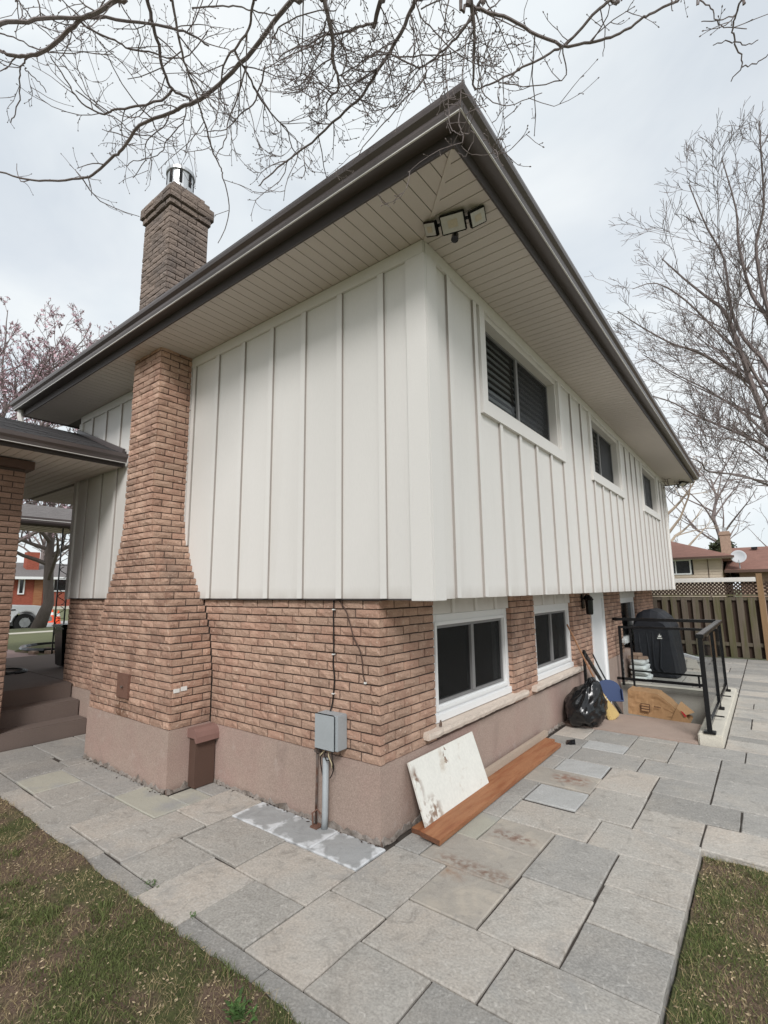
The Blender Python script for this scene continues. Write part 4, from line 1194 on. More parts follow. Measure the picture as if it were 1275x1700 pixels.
# upper windows
def slats(mb, x, y0, y1, z0, z1, n, ang):
    for i in range(n):
        z = z0 + (z1 - z0) * (i + .5) / n
        m = Matrix.Rotation(ang, 3, 'Y')
        mb.obox((x, (y0 + y1) / 2, z), (.055, y1 - y0, .008), m)
def frame_rect(mb, x0, x1, y0, y1, z0, z1, t, tb=None, tt=None):
    tb = tb or t; tt = tt or t
    mb.box(x0, x1, y0, y0 + t, z0, z1)
    mb.box(x0, x1, y1 - t, y1, z0, z1)
    mb.box(x0, x1, y0 + t, y1 - t, z0, z0 + tb)
    mb.box(x0, x1, y0 + t, y1 - t, z1 - tt, z1)
for i, (a, b) in enumerate(WU):
    t = MB()
    # casing boards round the opening, proud of the siding
    t.box(OX + .0006, OX + .032, a - .105, a - .002, WZ0 - .11, WZ1 + .004)
    t.box(OX + .0006, OX + .032, b + .002, b + .105, WZ0 - .11, WZ1 + .004)
    t.box(OX + .0006, OX + .036, a - .110, b + .110, WZ0 - .125, WZ0 - .002)
    wn_ = t.build('window', M_trim, house)
    f = MB()
    frame_rect(f, OX - .138, OX - .002, a + .001, b - .001, WZ0 + .001, WZ1 - .001, .045)
    f.build('frame', M_vinyl_cream, wn_)
    xw = OX - .105
    a2, b2, z2, z3 = a + .045, b - .045, WZ0 + .046, WZ1 - .046
    s = MB(); frame_rect(s, xw - .015, xw + .012, a2 + .001, b2 - .001, z2 + .001, z3 - .001, .022)
    mid = (a2 + b2) / 2
    s.box(xw - .014, xw + .013, mid - .025, mid + .025, z2 + .022, z3 - .022)
    s.build('sash', M_sash, wn_)
    MB().box(xw - .010, xw - .006, a2 + .02, b2 - .02, z2 + .02, z3 - .02).build('pane', M_glass_win, wn_)
    MB().box(xw + .004, xw + .006, mid + .02, b2 - .021, z2 + .021, z3 - .021).build('screen', M_screen_up, wn_)
    sl = MB()
    nsl = 11
    slats(sl, xw - .055, a2 + .05, mid - .05, z2, z3, nsl, R(66)); slats(sl, xw - .055, mid + .05, b2 - .05, z2, z3, nsl, R(66))
    sl.build('blind', M_blind, wn_)
    MB().box(OX - .32, OX - .31, a, b, WZ0, WZ1).build('room_behind', M_dark, wn_)

# lower windows under the overhang
WL = ((.79, 2.435), (3.16, 4.675))
for i, (a, b) in enumerate(WL):
    f = MB()
    x0, x1 = -.20, -.055
    frame_rect(f, x0, x1, a + .002, b - .002, .632, 1.552, .11, .135, .10)
    f.box(-.054, -.030, a + .006, b - .004, .634, .70)        # projecting sub-sill
    wn_ = f.build('window', M_vinyl, house, bevel=.004)
    g2 = MB(); frame_rect(g2, -.085, -.040, a + .07, b - .07, .72, 1.488, .035); g2.build('frame', M_vinyl, wn_, bevel=.004)
    a2, b2, z2, z3 = a + .112, b - .112, .769, 1.45
    mid = (a2 + b2) / 2
    s = MB(); frame_rect(s, -.135, -.075, a2 + .001, b2 - .001, z2 + .001, z3 - .001, .026)
    s.box(-.128, -.066, mid - .028, mid + .028, z2 + .026, z3 - .026)
    s.build('sash', M_sash, wn_)
    MB().box(-.112, -.108, a2 + .02, b2 - .02, z2 + .02, z3 - .02).build('pane', M_glass_win, wn_)
    MB().box(-.094, -.092, a2 + .022, b2 - .022, z2 + .022, z3 - .022).build('screen', M_screen, wn_)
    MB().box(-.246, -.243, a, b, .63, 1.55).build('room_behind', M_dark, wn_)
    # short boards between window head and overhang
    MB().box(-.16, -.028, a + .001, b - .001, 1.556, 1.705).build('siding_panel', M_siding, house)
    yb = a + .34
    while yb < b - .1:
        MB().box(-.0279, -.010, yb, yb + .05, 1.557, 1.704).build('batten', M_trim, house); yb += .46
    # stone sill in lengths, rough split face
    cuts = ((.575, 1.55), (1.553, 1.80), (1.803, 2.70)) if i == 0 else ((2.93, 4.83),)
    sill = None
    for (s0, s1) in cuts:
        m = MB()
        nseg = max(2, int((s1 - s0) / .07))
        r_ = random.Random(int(s0 * 100))
        ring = []
        for q_ in range(nseg + 1):
            yy_ = s0 + (s1 - s0) * q_ / nseg
            e = r_.uniform(-.006, .006)
            ring.append([(-.10, yy_, .568), (.058 + e, yy_, .566 + r_.uniform(-.003, .003)), (.066 + e + r_.uniform(-.004, .004), yy_, .595), (.062 + e, yy_, .621), (-.10, yy_, .630)])
        V = [v for rg in ring for v in rg]
        F = []
        for q_ in range(nseg):
            for w2 in range(5):
                A_ = q_ * 5 + w2; B_ = q_ * 5 + (w2 + 1) % 5
                F.append((A_, A_ + 5, B_ + 5, B_))
        F.append((4, 3, 2, 1, 0)[::-1]); F.append(tuple(nseg * 5 + w2 for w2 in (4, 3, 2, 1, 0)))
        m.add(V, F)
        so = m.build('window_sill', M_sill, house)
        bm = bmesh.new(); bm.from_mesh(so.data); bmesh.ops.recalc_face_normals(bm, faces=bm.faces[:]); bm.to_mesh(so.data); bm.free()
# third low window behind the grill
f = MB(); frame_rect(f, -.20, -.055, 7.79, 9.29, .632, 1.552, .11, .135, .10)
wn_ = f.build('window', M_vinyl, house, bevel=.004)
MB().box(-.112, -.108, 7.9, 9.18, .76, 1.46).build('pane', M_glass_win, wn_)
MB().box(-.246, -.243, 7.8, 9.28, .63, 1.55).build('room_behind', M_dark, wn_)
MB().box(-.16, -.028, 7.795, 9.285, 1.556, 1.705).build('siding_panel', M_siding, house)
# basement door in a white frame
d = MB().box(-.10, -.02, 5.70, 6.40, -1.19, 1.60); do = d.build('door', M_vinyl, house)
f = MB(); f.box(-.16, .012, 5.635, 5.70, -1.2, 1.704); f.box(-.16, .012, 6.40, 6.462, -1.2, 1.704); f.box(-.16, .012, 5.70, 6.40, 1.601, 1.704); f.build('frame', M_vinyl, do)
hd = MB(); hd.tube([(-.018, 6.33, .05), (.03, 6.33, .05), (.03, 6.25, .05)], .010, 8); hd.build('handle', M_galv, do)

# eaves: soffit panels, fascia, gutter, roof ---------------------------------------
E = .611
PW = .1055
xe0, xe1, ye0, ye1 = -5.74 - E, OX + E, -E, ye + E
def soffit_piece(poly):
    m = MB(); m.prism(poly, ZT, ZT + .014); m.build('soffit_panel', M_soffit, house)
gap = .007
x = xe0
while x < xe1 - .02:
    x2 = min(x + PW - gap, xe1)
    def lim(xx):
        if xx <= OX: return -.0302
        return -(xx - OX) - .008
    if x2 <= OX: soffit_piece([(x, -E), (x2, -E), (x2, -.0302), (x, -.0302)])
    else:
        l1, l2 = lim(x), lim(x2)
        if l1 > -E + .01:
            pts = [(x, -E), (x2, -E)]
            if l2 > -E: pts.append((x2, l2))
            if x < OX: pts += [(OX, -.0302), (x, -.0302)]
            else: pts.append((x, l1))
            soffit_piece(pts)
    x += PW
y = ye0
while y < ye1 - .02:
    y2 = min(y + PW - gap, ye1)
    if y >= 0: soffit_piece([(OX + .001, y), (xe1, y), (xe1, y2), (OX + .001, y2)])
    else:
        l1 = OX - y + .008; l2 = OX - min(y2, 0) + .008
        if l1 < xe1 - .005:
            pts = [(xe1, y), (xe1, y2)]
            pts += [(l2, y2), (l1, y)] if l2 <= l1 else []
            soffit_piece(pts)
        else:
            if l2 < xe1: soffit_piece([(xe1, OX - xe1 + .008 if False else y), (xe1, y2), (l2, y2)])
    y += PW
# backing above the panels, seen only as the dark channel between them
bk = MB(); bk.prism([(xe0, -E), (xe1, -E), (xe1, ye1), (xe0, ye1)], ZT + .006, ZT + .013)
bk.V = [(v[0], v[1], v[2]) for v in bk.V]
bk.build('soffit_channel', M_soffit_gap, house)
mt = MB(); mt.bar((OX + .02, -.02, ZT - .003), (xe1 - .01, -E + .01, ZT - .003), .030, .012); mt.build('soffit_mitre_strip', M_soffit, house)
def sweep(poly, rect, name, mat, parent):
    """closed profile (out, z) swept round the four mitred corners of rect grown by 'out'"""
    x0, x1, y0, y1 = rect
    m = MB()
    n = len(poly)
    V = []
    for (sx, sy) in ((0, 0), (1, 0), (1, 1), (0, 1)):
        for (d_, z_) in poly:
            V.append(((x1 + d_) if sx else (x0 - d_), (y1 + d_) if sy else (y0 - d_), z_))
    F = []
    for c_ in range(4):
        c2 = (c_ + 1) % 4
        for k_ in range(n):
            k2 = (k_ + 1) % n
            F.append((c_ * n + k_, c2 * n + k_, c2 * n + k2, c_ * n + k2))
    m.add(V, F)
    o = m.build(name, mat, parent)
    bm = bmesh.new(); bm.from_mesh(o.data); bmesh.ops.recalc_face_normals(bm, faces=bm.faces[:]); bm.to_mesh(o.data); bm.free()
    return o
rect = (-5.74, OX, 0.0, ye)
sweep([(E, 4.448), (E + .014, 4.448), (E + .014, 4.672), (E, 4.672)], rect, 'fascia', M_fascia, house)
G0 = E + .0145
sweep([(G0, 4.545), (.728, 4.545), (.738, 4.57), (.738, 4.595), (.765, 4.618), (.772, 4.64), (.772, 4.66), (.764, 4.66), (.755, 4.63), (.730, 4.605), (.722, 4.555), (G0 + .008, 4.555), (G0 + .008, 4.665), (G0, 4.665)], rect, 'gutter', M_gutter, house)
sweep([(.722, 4.5365), (.732, 4.5365), (.732, 4.5445), (.722, 4.5445)], rect, 'gutter_glint_strip', M_edge_glint, house)  # added strip, its pale colour stands for the reflecting gutter edge
rf = MB()
d = .66
x0, x1, y0, y1 = -5.74 - d, OX + d, -d, ye + d
zr = 4.675; hw = (x1 - x0) / 2; hr = zr + hw * .31
xc = (x0 + x1) / 2
V = [(x0, y0, zr), (x1, y0, zr), (x1, y1, zr), (x0, y1, zr), (xc, y0 + hw, hr), (xc, y1 - hw, hr)]
V += [(v[0], v[1], v[2] - .03) for v in V[:4]]
rf.add(V, [(0, 1, 4), (1, 2, 5, 4), (2, 3, 5), (3, 0, 4, 5), (0, 6, 7, 1), (1, 7, 8, 2), (2, 8, 9, 3), (3, 9, 6, 0), (6, 9, 8, 7)])
rf.build('roof', M_shingle, house)
ds = MB()
ds.tube([(-6.38, -.66, 4.55), (-6.38, -.66, 4.44), (-6.37, -.64, 4.36), (-6.36, -.60, 4.28)], .04, 8)
dso = ds.build('downspout', M_trim, house)
ds = MB(); ds.tube([(-6.36, -.60, 4.29), (-6.34, -.56, 4.21), (-6.30, -.56, 4.17)], .046, 8); ds.build('elbow', M_black, dso)
# ------------------------------------------------------------------ porch roof, pillar, canopy
pr = thing('porch_roof', 'low porch roof with brown gutter running into the house wall', 'porch roof', (-6, -2, 3.4))
m = MB()
xa, xb = -4.22, -7.82
k = 0
y = -6.0
yy = -6.0
# ceiling boards run across the porch, so their joints run along x
while yy < -.06:
    y2 = min(yy + .098, -.062)
    MB().box(xb, xa, yy, y2, 3.42, 3.434).build('soffit_panel', M_soffit, pr)
    yy += .1055
while yy < 1.6:
    MB().box(xb, -5.80, yy, yy + .098, 3.42, 3.434).build('soffit_panel', M_soffit, pr); yy += .1055
MB().box(xb, xa, -6.0, -.062, 3.428, 3.45).build('soffit_channel', M_soffit_gap, pr)
MB().box(xb, -5.80, -.058, 1.6, 3.428, 3.45).build('soffit_channel', M_soffit_gap, pr)
fa = MB().box(xa, xa + .014, -6.0, -.062, 3.408, 3.56); fa.build('fascia', M_fascia, pr)
gt = MB(); gt.extr([(xa + .0145, 3.455), (xa + .105, 3.455), (xa + .115, 3.49), (xa + .14, 3.52), (xa + .145, 3.565), (xa + .137, 3.565), (xa + .13, 3.525), (xa + .105, 3.495), (xa + .097, 3.465), (xa + .0225, 3.465), (xa + .0225, 3.565), (xa + .0145, 3.565)], 1, -6.0, -.065)
go = gt.build('gutter', M_gutter, pr)
bm = bmesh.new(); bm.from_mesh(go.data); bmesh.ops.recalc_face_normals(bm, faces=bm.faces[:]); bm.to_mesh(go.data); bm.free()
gb = MB().box(xa + .095, xa + .104, -6.0, -.065, 3.4465, 3.4545); gb.build('gutter_glint_strip', M_edge_glint, pr)
# sloping deck, laid in shingle courses
sl = .385
nC = 11
for k in range(nC):
    xq0 = xa + .06 - .142 * k; xq1 = xq0 - .155
    z0 = 3.575 + sl * .142 * k
    c_ = MB()
    yend = -.062 if xq1 > -5.80 else 1.6
    r_ = random.Random(k)
    yb = -6.0
    while yb < yend - .01:
        w_ = r_.choice((.22, .3, .34)); y3 = min(yb + w_, yend)
        h_ = r_.uniform(0, .006)
        c_.add([(xq0, yb, z0 + h_), (xq0, y3 - .004, z0 + h_), (xq1, y3 - .004, z0 + .157 * sl + h_ - .004), (xq1, yb, z0 + .157 * sl + h_ - .004),
                (xq0, yb, z0 - .012), (xq0, y3 - .004, z0 - .012)], [(0, 1, 2, 3), (4, 5, 1, 0)])
        yb = y3
    c_.build('shingle_course', M_shingle, pr)
dk = MB(); dk.add([(xa + .02, -6.0, 3.56), (xa + .02, -.063, 3.56), (-5.795, -.063, 3.56 + (5.795 + xa + .02) * sl), (-5.795, -6.0, 3.56 + (5.795 + xa + .02) * sl)], [(0, 1, 2, 3)])
zq_ = 3.575 + 1.60 * sl
dk.add([(-5.76, -6.0, zq_), (-5.76, -.0635, zq_), (-7.95, -.0635, 3.47), (-7.95, -6.0, 3.47)], [(0, 1, 2, 3)])
dk.add([(-5.80, -.063, zq_ - .02), (-5.80, 1.6, zq_ - .02), (-7.95, 1.6, 3.465), (-7.95, -.063, 3.465)], [(0, 1, 2, 3)])
dk.add([(-5.80, -.06, 3.45), (-5.80, 1.6, 3.45), (-5.80, 1.6, zq_ - .02), (-5.80, -.06, zq_ - .02)], [(0, 1, 2, 3)])
dk.build('roof_deck', M_shingle, pr)
# flashing where the shingles meet the wall
fz = MB(); fz.bar((xa + .02, -.075, 3.615), (-5.76, -.075, 3.615 + (5.76 + xa) * sl), .03, .085); fz.build('flashing', M_gutter, pr)

pl = thing('brick_porch_wall', 'tan brick porch wall at the left edge beside the steps', 'brick wall', (-5.0, -3.4, 0))
MB().box(-9.0, -4.812, -6.0, -.962, 0, 3.3).build('core', M_mortar, pl)
PS = []
SPEC_SAVE = SPEC
SPEC = []
kz = int(3.3 / CH)
for k in range(kz):
    z = CH * (k + .5)
    course(z, -6.0, -.955, -4.80, 'E', M_brick_dark, .5 if k % 2 else 1.0)
    # face towards the house wall
    p_ = -5.39
    off = .45 if k % 2 else .9
    SPEC.append(((-5.39 + .262 * off / 2, -.95, z), 0.0, .262 * off - .0095, CH - .0095, M_brick_dark, None))
    SPEC.append(((-5.39 + .262 * off + (-4.812 + 5.39 - .262 * off) / 2, -.95, z), 0.0, -4.812 + 5.39 - .262 * off - .0095, CH - .0095, M_brick_dark, None))
lay_bricks(SPEC, {}, pl, 300)
MB().box(-5.45, -4.74, -6.0, -.885, 3.301, 3.405).build('capstone', M_ventbrown, pl, bevel=.005)

cp = thing('canopy', 'grey shingled porch canopy seen beyond the porch opening', 'canopy', (-10.1, 1.4, .5))
MB().box(-10.9, -9.55, -3.0, 4.2, 3.20, 3.215).build('soffit', M_soffit, cp)
yq = -3.0
while yq < 4.2:
    MB().box(-10.9, -9.56, yq, yq + .010, 3.196, 3.1995).build('soffit_channel', M_soffit_gap, cp) if -.2 < yq < 2.6 else None
    yq += .15
m = MB(); m.extr([(-9.549, 3.17), (-9.46, 3.21), (-9.44, 3.25), (-9.44, 3.345), (-9.549, 3.345)], 1, -3.0, 4.2); m.build('gutter', M_gutter, cp)
MB().box(-9.46, -9.434, -3, 4.2, 3.285, 3.300).build('gutter_glint_strip', M_edge_glint, cp)
m = MB()
for k in range(9):
    x_ = -9.45 - .16 * k; z_ = 3.35 + .052 * k
    m.add([(x_, -3, z_), (x_, 4.2, z_), (x_ - .17, 4.2, z_ + .052), (x_ - .17, -3, z_ + .052), (x_, -3, z_ - .014), (x_, 4.2, z_ - .014)], [(0, 1, 2, 3), (4, 5, 1, 0)])
m.build('shingles', M_shingle_g, cp)
m = MB()
def iron_post(m, x, y):
    m.box(x - .012, x + .012, y - .10, y - .076, .5, 3.2); m.box(x - .012, x + .012, y + .076, y + .10, .5, 3.2)
    for q_ in range(9):
        z_ = .7 + q_ * .28
        pts = [(x, y + .07 * math.sin(t * PI / 4) * (1 if q_ % 2 else -1), z_ + .25 * t / 8) for t in range(9)]
        m.tube(pts, .008, 4)
        m.tube([(x, y - .08, z_), (x, y + .08, z_)], .007, 4)
iron_post(m, -9.62, 1.27); m.build('iron_post', M_black, cp)
m = MB(); iron_post(m, -9.62, -2.4); m.build('iron_post', M_black, cp)

# ------------------------------------------------------------------ things on the porch and in front
def cable(name, pts, r, mat, label, cat, par=None, n=6):
    m = MB(); m.tube(smooth_path(pts, 6), r, n)
    if par is not None: return m.build(name, mat, par, smooth=True)
    return single(m, name, mat, label, cat, smooth=True)
def smooth_path(pts, k=5):
    P = [Vector(p) for p in pts]
    out = []
    for i in range(len(P) - 1):
        p0 = P[max(i - 1, 0)]; p1 = P[i]; p2 = P[i + 1]; p3 = P[min(i + 2, len(P) - 1)]
        for j in range(k):
            t = j / k
            out.append(0.5 * ((2 * p1) + (p2 - p0) * t + (2 * p0 - 5 * p1 + 4 * p2 - p3) * t * t + (3 * p1 - p0 - 3 * p2 + p3) * t ** 3))
    out.append(P[-1])
    return out
bn = thing('wheeled_bin', 'black wheeled bin standing by the porch wall corner', 'bin', (-7.05, .62, .575))
m = MB(); V = []
m.add([(-7.20, .40, .60), (-6.90, .40, .60), (-6.90, .86, .60), (-7.20, .86, .60), (-7.24, .35, 1.22), (-6.86, .35, 1.22), (-6.86, .91, 1.22), (-7.24, .91, 1.22)], [(0, 3, 2, 1), (0, 1, 5, 4), (1, 2, 6, 5), (2, 3, 7, 6), (3, 0, 4, 7), (4, 5, 6, 7)])
m.build('body', M_black, bn, bevel=.02)
MB().box(-7.27, -6.83, .32, .94, 1.221, 1.275).build('lid', M_black, bn, bevel=.02)
for xq in (-7.22, -6.88):
    m = MB(); m.tube([(xq - .02, .88, .655), (xq + .02, .88, .655)], .08, 14); m.build('wheel', M_tyre, bn)
cl = [(-7.2 + (.35 - .04 * k) * math.cos(a), -.25 + (.24 - .02 * k) * math.sin(a), .588 + .007 * k) for k in range(3) for a in [2 * PI * j / 14 for j in range(14)]]
cable('extension_cable', cl + [(-7.6, -.6, .585), (-8.0, -.8, .585)], .011, M_cable, 'black cable lying in a loose coil on the porch floor', 'cable')
be = [(-10.9 + .75 * math.cos(a) * 1.2, 1.75 + .68 * math.sin(a), .56) for a in [2 * PI * j / 24 for j in range(25)]]
m = MB(); m.tube(be, .055, 6); single(m, 'bed_edging', M_black, 'black curved edging around the small front flower bed', 'edging')
m = MB(); m.lathe((-10.9, 1.75, .50), [(.86, 0), (.72, .06), (.4, .10), (.02, .11)], 20); m.build('flower_bed', M_soil, kind='structure')
for k, (bx, by, ba) in enumerate(((-10.15, 1.02, .2), (-9.9, 1.25, .5), (-9.75, 1.5, 1.3))):
    m = MB(); m.obox((bx, by, .548), (.21, .10, .065), rz(ba))
    single(m, 'loose_brick', M_tanbrick, ('loose tan brick lying against the bed edging, nearest the porch cable', 'loose tan brick between two others on the path', 'loose tan brick nearest the black bin')[k], 'brick', group='bricks laid along the flower bed edging', bevel=.006)

# truck: front half shows past the tree
tk = thing('pickup_truck', 'white pickup truck parked on the street behind the tree', 'truck', (-24.6, 2.9, .507))
TK0 = set(o.name for o in tk.children)
def tkx(poly, x0, x1, name, mat, bevel=.05, par=None):
    m = MB(); m.extr(poly, 0, x0, x1); return m.build(name, mat, par or tk, bevel=bevel)
zb = .507
body = [(5.70, zb + .42), (5.78, zb + .62), (5.74, zb + .92), (5.66, zb + 1.05), (5.1, zb + 1.13), (4.35, zb + 1.16), (3.95, zb + 1.18), (-.1, zb + 1.12), (-.15, zb + .5), (.4, zb + .42)]
# body side with wheel arch cut outs
def arch(cy, r=.50, n=7):
    return [(cy + r * math.cos(a), zb + .38 + r * math.sin(a)) for a in [PI * (j / (n - 1)) for j in range(n)]]
low = [(5.66, zb + .42)] + [(y_, max(z_, zb + .40)) for y_, z_ in arch(4.78)] + [(y_, max(z_, zb + .40)) for y_, z_ in arch(.95)] + [(-.12, zb + .45)]
poly = low + [(-.15, zb + 1.12), (3.95, zb + 1.18), (4.35, zb + 1.17), (5.1, zb + 1.13), (5.62, zb + 1.05), (5.74, zb + .92), (5.78, zb + .62)]
tkx(poly, -25.6, -23.55, 'body', M_truck, bevel=.03)
cab = [(3.95, zb + 1.16), (3.2, zb + 1.86), (1.75, zb + 1.90), (1.45, zb + 1.16)]
tkx(cab, -25.48, -23.68, 'cab', M_truck, bevel=.06)
tkx([(3.72, zb + 1.22), (3.12, zb + 1.78), (2.55, zb + 1.80), (2.55, zb + 1.22)], -23.69, -23.665, 'side_window', M_glassdk, bevel=0)
tkx([(2.45, zb + 1.22), (2.45, zb + 1.80), (1.85, zb + 1.82), (1.65, zb + 1.22)], -23.69, -23.665, 'side_window', M_glassdk, bevel=0)
m = MB(); m.add([(-25.35, 3.99, zb + 1.19), (-23.8, 3.99, zb + 1.19), (-23.85, 3.27, zb + 1.83), (-25.3, 3.27, zb + 1.83)], [(0, 1, 2, 3)]); m.build('windscreen', M_glassdk, tk)
for cy in (4.78, .95):
    for xq in (-23.70, -25.45):
        m = MB(); m.tube([(xq - .12, cy, zb + .38), (xq + .12, cy, zb + .38)], .385, 22); wo_ = m.build('wheel', M_tyre, tk)
        m = MB(); m.tube([(xq + .119, cy, zb + .38), (xq + .128, cy, zb + .38)], .21, 16)
        for q_ in range(6): m.bar((xq + .133, cy, zb + .38), (xq + .133, cy + .24 * math.cos(q_ * PI / 3), zb + .38 + .24 * math.sin(q_ * PI / 3)), .01, .05, (1, 0, 0))
        m.build('rim', M_rim, wo_)
MB().box(-25.5, -23.62, 5.62, 5.86, zb + .38, zb + .60).build('bumper', M_rim, tk, bevel=.03)
MB().box(-25.1, -24.05, 5.755, 5.80, zb + .66, zb + .98).build('grille', M_black, tk)
for xq in (-25.45, -23.95): MB().box(xq, xq + .36, 5.62, 5.795, zb + .72, zb + .98).build('headlight', M_glassdk, tk, bevel=.02)
MB().box(-23.551, -23.53, 4.22, 4.38, zb + .93, zb + .98).build('vent_badge', M_black, tk)
MB().box(-23.70, -23.45, 3.55, 3.75, zb + 1.2, zb + 1.38).build('mirror', M_black, tk, bevel=.03)
tk.location = (-24.6 - .35, 2.9 + .2, .507 - .356)
for k, (cx_, cy_) in enumerate(((-30.6, 8.3), (-28.4, 7.85))):
    c_ = thing('traffic_cone', ('orange traffic cone with pale collar beside the truck, the farther one', 'orange traffic cone nearest the black bin')[k], 'cone', (cx_, cy_, .15), 'traffic cones on the street')
    m = MB(); m.lathe((cx_, cy_, .15), [(.15, .03), (.035, .72), (.03, .73)], 14); co_ = m.build('body', M_cone, c_)
    MB().box(cx_ - .18, cx_ + .18, cy_ - .18, cy_ + .18, .151, .18).build('base', M_cone, c_)
    m = MB(); m.lathe((cx_, cy_, .15), [(.097, .42), (.066, .58)], 14); m.build('collar', M_white, co_)

rh = thing('brick_house', 'red brick house across the street with white trimmed windows', 'house', (-49, 12.5, .5))
MB().box(-53, -45, 7.5, 17.5, .3, 3.1).build('wall', M_redbrick, rh)
MB().box(-45, -44.94, 9.0, 17.5, .3, .75).build('foundation', M_conc_light, rh)
MB().box(-45, -44.93, 11.75, 12.35, .75, 3.1).build('wood_panel', M_cedar, rh)
for (a, b, z0, z1) in ((10.72, 11.0, 1.85, 2.95), (13.15, 14.15, 2.05, 3.0), (15.2, 16.3, 2.05, 3.0)):
    f = MB(); frame_rect(f, -45, -44.9, a - .08, b + .08, z0 - .08, z1 + .06, .09); wq = f.build('window', M_vinyl, rh)
    MB().box(-44.99, -44.96, a, b, z0, z1).build('pane', M_glassdk, wq)
rf = MB(); rf.add([(-44.3, 6.9, 3.1), (-44.3, 18.1, 3.1), (-49, 18.1, 4.5), (-49, 6.9, 4.5), (-53.7, 6.9, 3.1), (-53.7, 18.1, 3.1)], [(0, 1, 2, 3), (3, 2, 5, 4), (0, 3, 4), (1, 5, 2)])
rf.build('roof', M_shingle_g, rh)
MB().box(-44.4, -44.28, 6.9, 18.1, 2.96, 3.16).build('fascia', M_vinyl, rh)
MB().box(-47.5, -46.7, 11.6, 12.5, 3.2, 5.3).build('chimney', M_redbrick, rh)

# ------------------------------------------------------------------ trees
def sub_branches(pts, rads, rngr, depth, dens, ratio, upb, minlen, out, side_up=0.0, lenscale=1.0, tmin=.15, fan=((.35, .95), (.5, .9))):
    """children of one branch, recursively; each is (points, radii)"""
    P = [Vector(p) for p in pts]
    seg = [(P[i + 1] - P[i]).length for i in range(len(P) - 1)]
    L = sum(seg)
    n = max(1, int(L * dens + rngr.random()))
    for _ in range(n):
        t = tmin + (1 - tmin) * rngr.random()
        d = t * L; i = 0
        while i < len(seg) - 1 and d > seg[i]:
            d -= seg[i]; i += 1
        f = min(1, d / max(seg[i], 1e-6))
        p = P[i].lerp(P[i + 1], f)
        r0 = (rads[i] * (1 - f) + rads[i + 1] * f)
        t_ = (P[i + 1] - P[i]).normalized()
        rnd = Vector((rngr.gauss(0, 1), rngr.gauss(0, 1), rngr.gauss(0, 1)))
        perp = (rnd - t_ * rnd.dot(t_)).normalized()
        dr = (t_ * rngr.uniform(*fan[0]) + perp * rngr.uniform(*fan[1]) + Vector((0, 0, upb))).normalized()
        ln = max(minlen, L * ratio * rngr.uniform(.5, 1.2) * (1.15 - .6 * t)) * lenscale
        ns = 5 if depth > 0 else 4
        q = [p]; dd = dr.copy()
        for k in range(ns):
            dd = (dd + Vector((rngr.gauss(0, .16), rngr.gauss(0, .16), rngr.gauss(0, .13) + upb * .25))).normalized()
            q.append(q[-1] + dd * ln / ns)
        rr0 = min(r0 * .68, ln * .022 + .001)
        rr = [max(rr0 * (1 - .78 * k / ns), .0011) for k in range(ns + 1)]
        out.append((q, rr, depth))
        if depth > 0:
            sub_branches(q, rr, rngr, depth - 1, dens * 1.75, ratio, upb, minlen * .55, out, lenscale=lenscale, fan=fan)
def limb(p0, d, ln, r0, r1, ns, rngr, wob=.1, upb=.0):
    q = [Vector(p0)]; d = Vector(d).normalized()
    for k in range(ns):
        d = (d + Vector((rngr.gauss(0, wob), rngr.gauss(0, wob), rngr.gauss(0, wob) + upb))).normalized()
        q.append(q[-1] + d * ln / ns)
    return q, [r0 + (r1 - r0) * k / ns for k in range(ns + 1)]
